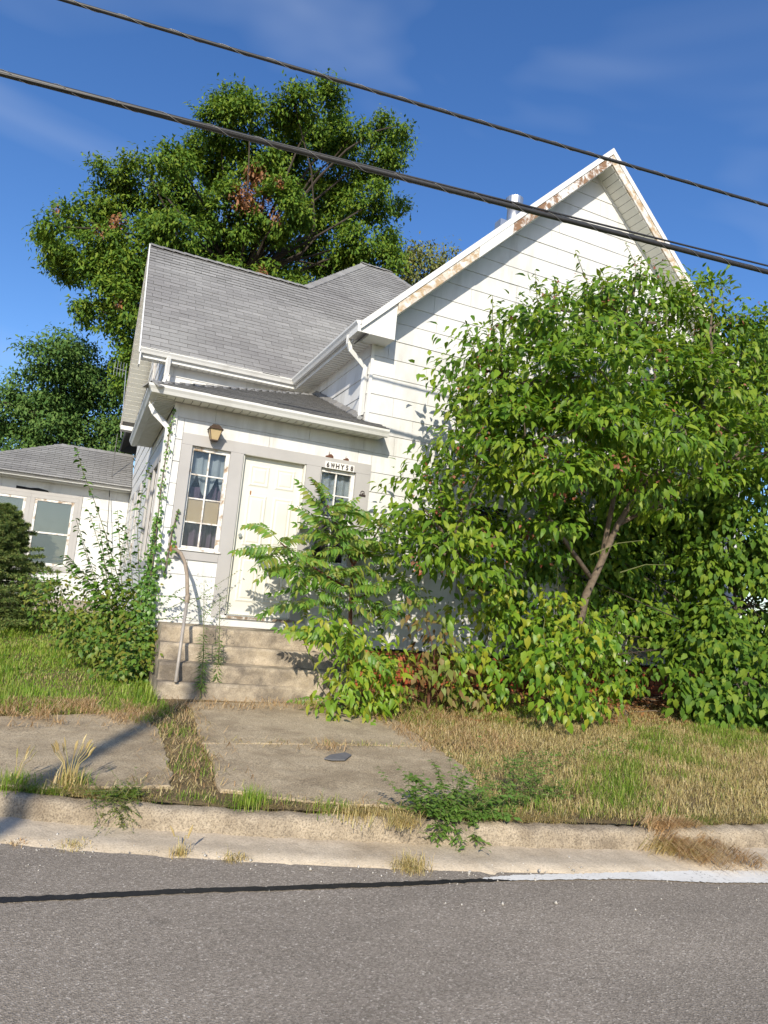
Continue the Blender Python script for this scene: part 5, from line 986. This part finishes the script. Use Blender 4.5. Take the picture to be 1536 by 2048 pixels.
# a fringe of grass hanging over the back of the kerb
n = 15000; X = RG.uniform(-2, 6.5, n); t_ = np.abs(RG.normal(0, .055, n))+.095; v = vnoise(X, 0*X, 5, 77)+RG.normal(0, .5, n); kp = RG.uniform(0, 1, n) < np.clip(.45+.35*vnoise(X, 0*X, 3, 78), .12, 1); X, t_, v = X[kp], t_[kp], v[kp]; n = len(X)
P = np.stack([X, yk(X)+t_, -.150+.008*(t_ > .13)], -1); az = RG.normal(-1.57, 1.1, n); H = RG.uniform(.03, .10, n); ln = RG.uniform(.5, 1.2, n)
for nm, kk, mm in (('green_grass', v > .8, 'g_green'), ('dry_grass', v <= .8, 'g_dry')): grass_obj(nm, P[kk], H[kk], RG.uniform(.002, .004, kk.sum()), ln[kk], mm, az=az[kk])
# thatch and low broad weeds in the right lawn
X, Y = scatter(1.6, 9.5, -6, -1.2, 16000); k = (~onslab(X, Y)) & (Y > yk(X)+.15); X, Y = X[k], Y[k]; n = len(X); grass_obj('thatch', ground_pts(X, Y)+np.stack([0*X, 0*X, RG.uniform(.004, .03, n)], -1), RG.uniform(.05, .14, n), RG.uniform(.002, .005, n), np.full(n, 1.27), 'g_dry')
for (x0, x1, y0, y1, n, off) in ((1.8, 9.5, -5.8, -1.3, 16000, 1.4), (-5, .1, -1.6, 5, 9000, .2)):
    X, Y = scatter(x0, x1, y0, y1, n); k = (~onslab(X, Y)) & (Y > yk(X)+(.2 if x0 > 0 else 2.1)) & (~inhouse(X, Y)) & (vnoise(X, Y, 2.6, 91) > off); X, Y = X[k], Y[k]; n = len(X); P = ground_pts(X, Y)+np.stack([0*X, 0*X, RG.uniform(.01, .05, n)], -1)
    lm = leaf_mesh('low_weeds', P, RG.normal(size=(n, 3))*np.array([1, 1, .2]), np.array([0, 0, 1.])+.4*RG.normal(size=(n, 3)), RG.uniform(.02, .045, n), T_SM, 1.2); tag(link('low_weeds', lm, M['l_weed']), kind='stuff')
# loose straw lying on slabs' edges and at the step foot
def straw(X, Y, lift, name='straw', m='g_straw', L=(.05, .16)):
    n = len(X); P = np.stack([X, Y, zl(X, Y)+lift+RG.uniform(0, .012, n)], -1); grass_obj(name, P, RG.uniform(*L, n), RG.uniform(.003, .0065, n), np.full(n, 1.28), m)
X, Y = scatter(-2.2, -.0, -2.5, -1.45, 6000); v = vnoise(X, Y, 6, 31); k = (v > -.4) & (Y > -2.35+.25*v); straw(X[k], Y[k], .024)
X, Y = scatter(.1, 2.6, -1.72, -1.3, 600); straw(X, Y, .02)
X, Y = scatter(2.1, 3.2, -3.2, -1.5, 1500); straw(X, Y, .012)
X, Y = scatter(-.3, .5, -3.9, -1.6, 450); k = (~onslab(X, Y)) | (RG.uniform(0, 1, len(X)) < .2); straw(X[k], Y[k], .02)
for (n, m__) in ((2000, 'g_straw'), (3200, 'g_dry')):      # along every slab edge and the strip behind the kerb
    X, Y = scatter(-2.2, 3.0, -5.2, -1.5, n*9); e = np.minimum.reduce([np.min(np.hypot(X[:, None]-np.array(s_)[None, ::3, 0], Y[:, None]-np.array(s_)[None, ::3, 1]), 1) for s_ in SLABS]); kp = (RG.uniform(0, 1, len(X)) < np.exp(-(e/.09)**2)*.16+(.10*(~onslab(X, Y))*(X < 2.2))) & (Y > yk(X)+.10); straw(X[kp], Y[kp], .012, m=m__, L=(.03, .11))
q = at(660, 1497, 2, -.07); X = q[0]+RG.normal(0, .08, 70); Y = q[1]+RG.normal(0, .05, 70); straw(X, Y, .028)
# single tufts one can point at
def tuft(px, py, n_, h, w_, m, label, spread=.05, z=None, lean=(.1, .9), seeds=0, name='grass_tuft', base=None):
    z0 = -.13 if z is None else z; q = at(px, py, 2, z0); t = thing(name, label, 'grass tuft'); P = q+np.concatenate([RG.normal(0, spread, (n_, 2)), np.zeros((n_, 1))], 1); P[:, 2] = z0-.006
    o = grass_obj('blades', P, h*RG.uniform(.45, 1.1, n_), w_*RG.uniform(.7, 1.3, n_), RG.uniform(*lean, n_), m, parent=t)
    if seeds:
        tb = MB(); sd = MB()
        for _ in range(seeds): a_ = RG.uniform(0, 6.28); tp = q+np.array([math.cos(a_)*h*.5, math.sin(a_)*h*.3, h*RG.uniform(.9, 1.3)]); tb.tube([q, (q+tp)/2+np.array([0, 0, .05]), tp], .0018, 4); sd.tube([tp, tp+np.array([math.cos(a_)*.012, 0, .03]), tp+np.array([math.cos(a_)*.03, 0, .055])], [.003, .0055, .002], 6)
        tb.build('stalks', M['g_dry'], t)['kind'] = 'stuff'; sd.build('seed_heads', M['g_dry'], t)['kind'] = 'stuff'
    return t
tuft(135, 1577, 170, .20, .005, 'g_dry', 'pale foxtail tuft with seed heads behind the left kerb', .045, -.145, (.05, .7), 16)
tuft(150, 1575, 110, .15, .005, 'g_green', 'green grass clump mixed into the foxtail tuft behind the left kerb', .05, -.145)
tuft(28, 1572, 170, .15, .005, 'g_green', 'dark green grass tuft at the far left behind the kerb', .06, -.145, seeds=5)
tuft(502, 1612, 260, .16, .004, 'g_green', 'fine upright green tuft on the kerb below the slab', .05, -.145, (.05, .6))
tuft(660, 1622, 130, .12, .004, 'g_green', 'sparse green tuft right of the fine upright one', .07, -.145)
tuft(720, 1632, 260, .10, .004, 'g_dry', 'straw coloured tuft behind the kerb under the slab corner', .09, -.145)
tuft(360, 1710, 110, .085, .003, 'g_dry', 'little dry tuft sprouting from the gutter edge, second from the left', .022, -.279, seeds=3)
tuft(470, 1718, 130, .065, .003, 'g_dry', 'flat olive tuft on the gutter edge, third from the left', .035, -.279, (.5, 1.1))
tuft(145, 1692, 120, .055, .003, 'g_dry', 'flat dry tuft on the gutter edge, left of the sprouting one', .045, -.279, (.5, 1.1))
tuft(38, 1687, 70, .035, .003, 'g_straw', 'tiny brown tuft on the gutter edge at the far left', .03, -.279, (.5, 1.1))
tuft(822, 1738, 300, .13, .003, 'g_dry', 'dry yellow tuft in the gutter under the sprawling weed', .045, -.279, (.3, 1.1))
tuft(805, 1650, 260, .16, .003, 'g_dry', 'dry grass clump hanging over the kerb face, left of the sprawling weed', .045, -.14, (.6, 1.2))
tuft(285, 1440, 90, .09, .004, 'g_green', 'green tuft at the foot of the steps, lower left corner', .06, -.06)
# dead grass swept in a heap over the kerb at the right
hp_ = thing('dead_grass_heap', 'heap of dead brown grass spilling over the kerb into the gutter', 'dead grass'); 
def heap(pts, n_, wdt, m):
    pa = np.array(pts); T = RG.uniform(0, 1, n_)*(len(pa)-1); q = np.stack([np.interp(T, range(len(pa)), pa[:, k]) for k in range(3)], -1); hh = np.abs(RG.normal(0, .022, n_)); q += np.stack([RG.normal(0, wdt, n_), RG.normal(0, wdt*.8, n_), hh], -1)
    i_ = np.minimum(T.astype(int), len(pa)-2); d = pa[i_+1]-pa[i_]; az = np.arctan2(d[:, 1], d[:, 0])+RG.normal(0, .55, n_); q[:, 2] = np.maximum(q[:, 2], np.where(q[:, 1] > yk(q[:, 0])+.02, -.145, np.where(q[:, 1] > yk(q[:, 0])-.03, -.255, -.275)))
    grass_obj('dead_blades', q, RG.uniform(.07, .18, n_), RG.uniform(.003, .006, n_), RG.uniform(1.05, 1.3, n_), m, parent=hp_, az=az)
k0 = at(1300, 1648, 2, -.12); heap([k0, at(1320, 1690, 2, -.25), at(1350, 1705, 2, -.27), at(1440, 1738, 2, -.275)], 800, .055, 'g_straw'); heap([at(1330, 1690, 2, -.27), at(1410, 1700, 2, -.27), at(1510, 1738, 2, -.275)], 480, .04, 'g_straw'); heap([at(1290, 1700, 2, -.268), at(1330, 1705, 2, -.27), at(1400, 1720, 2, -.275)], 300, .06, 'g_dry')
# fallen sticks under the thicket
sk_ = thing('stick_pile', 'fallen grey sticks on the ground under the thicket', 'sticks'); 
for j in range(26):
    q = at(RG.uniform(1240, 1420), RG.uniform(1390, 1440), 2, -.04); a_ = RG.uniform(-.6, .9); L_ = RG.uniform(.2, .6); z = float(zl(q[0], q[1]))+RG.uniform(.01, .08); d = np.array([math.cos(a_), math.sin(a_), RG.uniform(-.05, .12)])*L_
    MB().tube([np.array([q[0], q[1], z]), np.array([q[0], q[1], z])+d*.5+RG.normal(0, .02, 3), np.array([q[0], q[1], z])+d], [.009, .008, .004], 5).build('stick', M['bark'], sk_)
# fallen leaves as litter under the shrubs
X, Y = scatter(2.3, 9, -2.0, -.1, 9000); n = len(X); P = np.stack([X, Y, zl(X, Y)+RG.uniform(.003, .02, n)], -1)
lm = leaf_mesh('leaf_litter', P, RG.normal(size=(n, 3))*np.array([1, 1, .15]), np.array([0, 0, 1.])+.35*RG.normal(size=(n, 3)), RG.uniform(.04, .09, n), T_SM, .9); tag(link('leaf_litter', lm, M['l_dead']), kind='stuff')
# pebbles and grit in the gutter
g_ = MB().add([(1, 0, 0), (-1, 0, 0), (0, 1, 0), (0, -1, 0), (0, 0, 1), (0, 0, -1)], [(0, 2, 4), (2, 1, 4), (1, 3, 4), (3, 0, 4), (2, 0, 5), (1, 2, 5), (3, 1, 5), (0, 3, 5)]); tv = np.array(g_.v); n = 420
X = RG.uniform(-1.3, 5, n); Y = yk(X)-.36+RG.normal(0, .06, n); k = RG.uniform(0, 1, n) < .3; Y[k] = yk(X[k])-RG.uniform(.06, .9, k.sum()); Z = np.where(Y > yk(X)-.36, -.278, rz(X, Y)); s_ = RG.uniform(.002, .007, n)*np.where(RG.uniform(0, 1, n) < .08, 2., 1)
V = np.stack([X, Y, Z+s_*.4], -1)[:, None]+s_[:, None, None]*tv[None]*RG.uniform(.6, 1.2, (n, 6, 1)); tag(link('grit', np_mesh('grit', V.reshape(-1, 3), [(np.array(g_.f)[None]+np.arange(n)[:, None, None]*6).reshape(-1, 3)]), concrete('grit_stone', (.4, .37, .32), (.6, .57, .52), (.3, .27, .22))), kind='stuff')
